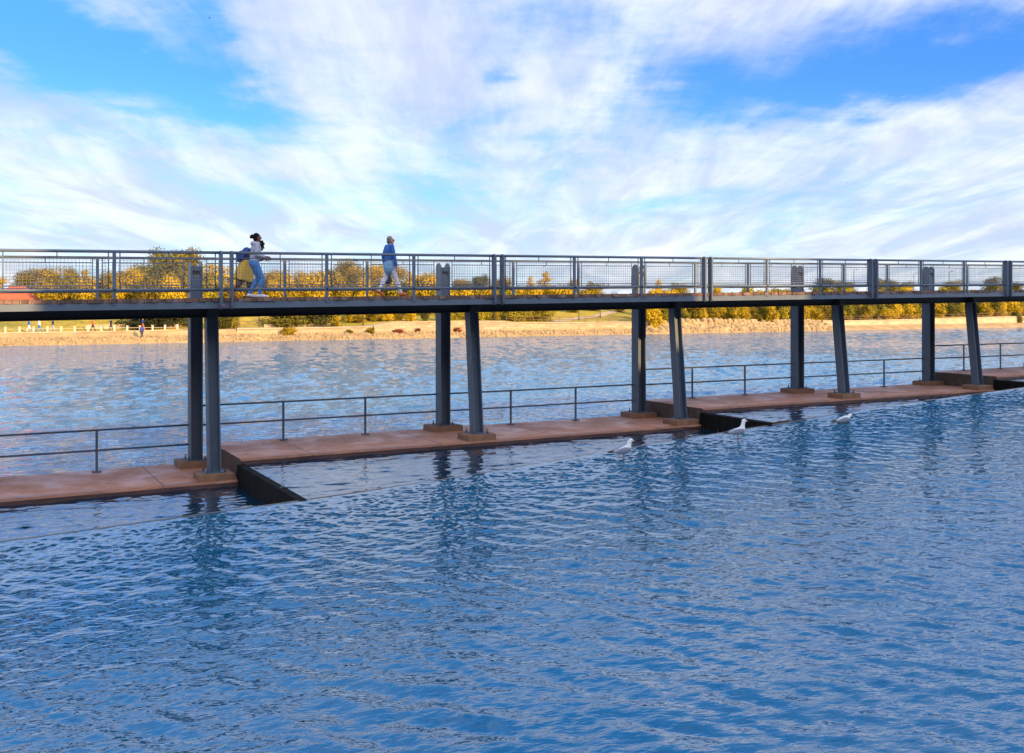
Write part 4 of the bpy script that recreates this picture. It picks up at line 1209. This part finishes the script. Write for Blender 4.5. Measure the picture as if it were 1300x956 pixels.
w = bpy.data.worlds.new('World'); scene.world = w; w.use_nodes = True
t = NT(w.node_tree); bg = t.n['Background']
sky = t.node('ShaderNodeTexSky', sky_type='NISHITA'); sky.sun_disc = False
sky.sun_elevation = R(SUN_EL); sky.sun_rotation = math.atan2(sd.x, sd.y)
sky.air_density = 1.0; sky.dust_density = .2; sky.ozone_density = 2.0
dirv = t.node('ShaderNodeTexCoord').outputs['Generated']
sp = t.node('ShaderNodeSeparateXYZ'); t.put(sp.inputs[0], dirv)
dx, dy, dz = sp.outputs
az = t.math('ARCTAN2', dx, dy); el = t.math('ARCSINE', dz)
# perspective of a flat cloud layer
zz = t.math('ADD', t.math('MAXIMUM', dz, 0.0), .09)
cb = t.node('ShaderNodeCombineXYZ'); t.put(cb.inputs[0], t.math('DIVIDE', dx, zz)); t.put(cb.inputs[1], t.math('DIVIDE', dy, zz))
P = cb.outputs[0]
n1 = t.noise(t.mapping(P, (1.0,.38,1), (0,0,R(-8)), (3.1,1.7,0)), .8, 8, .6, .8)
n2 = t.noise(t.mapping(P, (2.0,.32,1), (0,0,R(14)), (7,2,0)), 1.1, 7, .62, 1.0)
n3 = t.noise(t.mapping(P, (1,1,1), (0,0,0), (1,9,0)), 5, 5, .6, .4)
# warp of the patch layout so its edges are feathery
wv = t.node('ShaderNodeTexNoise'); t.put(wv.inputs['Vector'], P); wv.inputs['Scale'].default_value = 1.0; wv.inputs['Detail'].default_value = 6; wv.inputs['Roughness'].default_value = .62
ws = t.node('ShaderNodeSeparateXYZ'); t.put(ws.inputs[0], wv.outputs['Color'])
azw = t.math('ADD', az, t.math('MULTIPLY', t.math('SUBTRACT', ws.outputs[0], .5), .30))
elw = t.math('ADD', el, t.math('MULTIPLY', t.math('SUBTRACT', ws.outputs[1], .5), .12))
def blob(px, py, wx, wy, ang, amp):
    a0 = math.atan((px-650)/F); e0 = math.atan((385-py)/F*math.cos(a0))
    a = t.math('SUBTRACT', azw, a0); e = t.math('SUBTRACT', elw, e0)
    c, s_ = math.cos(R(ang)), math.sin(R(ang))
    p = t.math('ADD', t.math('MULTIPLY', a, c*F/wx), t.math('MULTIPLY', e, s_*F/wx))
    q = t.math('ADD', t.math('MULTIPLY', a, -s_*F/wy), t.math('MULTIPLY', e, c*F/wy))
    d2 = t.math('ADD', t.math('MULTIPLY', p, p), t.math('MULTIPLY', q, q))
    return t.math('MULTIPLY', t.math('EXPONENT', t.math('MULTIPLY', d2, -1.0)), amp)
# clear patches (photo column, row, half sizes, tilt, strength)
BL = [(60,20,130,60,-18,.95), (190,95,110,45,-25,.75), (270,25,40,70,20,.6), (340,140,120,22,-18,.45),
      (1230,50,200,50,12,1.0), (1000,70,140,45,15,.7), (860,90,70,60,25,.55), (760,20,120,25,0,.4), (640,85,26,22,0,.5), (1060,110,220,28,8,.45),
      (290,235,130,22,-8,.32), (520,245,90,25,0,.38), (840,268,130,24,4,.30), (610,170,60,20,20,.3), (1180,260,160,30,0,.2), (740,190,90,26,30,.28)]
clear = None
for b in BL:
    x = blob(*b); clear = x if clear is None else t.math('ADD', clear, x)
dens = t.math('ADD', t.math('MULTIPLY', n1, .75), t.math('MULTIPLY', n2, .75))
n4 = t.noise(t.mapping(P, (2.6,.40,1), (0,0,R(-14)), (2,5,0)), 1.9, 9, .68, 1.4)
dens = t.math('ADD', dens, t.math('MULTIPLY', t.math('SUBTRACT', n3, .5), .5))
dens = t.math('ADD', dens, t.math('MULTIPLY', t.math('SUBTRACT', n4, .5), .55))
n5 = t.noise(t.mapping(dirv, (1,1,1.9)), 5.5, 9, .62, .9)
dens = t.math('ADD', dens, t.math('MULTIPLY', t.math('SUBTRACT', n5, .5), .9))
dens = t.math('SUBTRACT', t.math('ADD', dens, .02), clear)
dens = t.math('SUBTRACT', dens, t.math('MULTIPLY', t.math('MULTIPLY', t.smooth(el, R(17), R(32)), .8), t.smooth(dy, -.15, .35)))
cl = t.smooth(dens, -.18, 1.02)
hz = t.smooth(el, R(9), R(0.5))                       # pale veil towards the horizon
cl = t.math('MAXIMUM', cl, t.math('MULTIPLY', hz, .72))
shade = t.smooth(t.noise(t.mapping(P, (1.6,.45,1), (0,0,R(10)), (4,4,0)), 1.3, 7, .6, .8), .35, .68)
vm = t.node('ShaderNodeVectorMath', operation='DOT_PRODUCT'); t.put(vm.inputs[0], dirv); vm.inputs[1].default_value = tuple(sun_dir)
rear_fill = t.math('ADD', 1.0, t.math('MULTIPLY', t.smooth(vm.outputs['Value'], -.1, .8), 1.7))   # unseen clouds on the sun side brightened to add fill light
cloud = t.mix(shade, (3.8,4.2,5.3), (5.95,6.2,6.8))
hs_ = t.node('ShaderNodeHueSaturation'); t.put(hs_.inputs['Color'], sky.outputs[0])
hs_.inputs['Saturation'].default_value = 1.25; hs_.inputs['Value'].default_value = 1.0
tint = t.mix(t.smooth(el, R(12), R(30)), (.46,.75,1.27), (.85,1.5,1.85))
blue = t.mix(1.0, hs_.outputs[0], tint, 'MULTIPLY')
vs2 = t.node('ShaderNodeVectorMath', operation='SCALE'); t.put(vs2.inputs[0], cloud); t.put(vs2.inputs['Scale'], rear_fill); cloud = vs2.outputs[0]
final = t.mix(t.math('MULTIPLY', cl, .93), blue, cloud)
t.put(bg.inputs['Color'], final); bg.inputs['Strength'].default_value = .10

# ------------------------------------------------------------------ camera
cam = bpy.data.cameras.new('camera'); co = bpy.data.objects.new('camera', cam); col.objects.link(co)
co.location = (0, 0, E); co.rotation_euler = (R(90), 0, 0)
cam.sensor_width = 36; cam.sensor_fit = 'HORIZONTAL'; cam.lens = 36*F/1300.0
cam.shift_y = -(478-385)/1300.0
cam.clip_end = 8000; cam.clip_start = .05
scene.camera = co
vs_ = scene.view_settings
vs_.view_transform = 'Standard'; vs_.look = 'None'; vs_.exposure = 0.85; vs_.gamma = 1.0
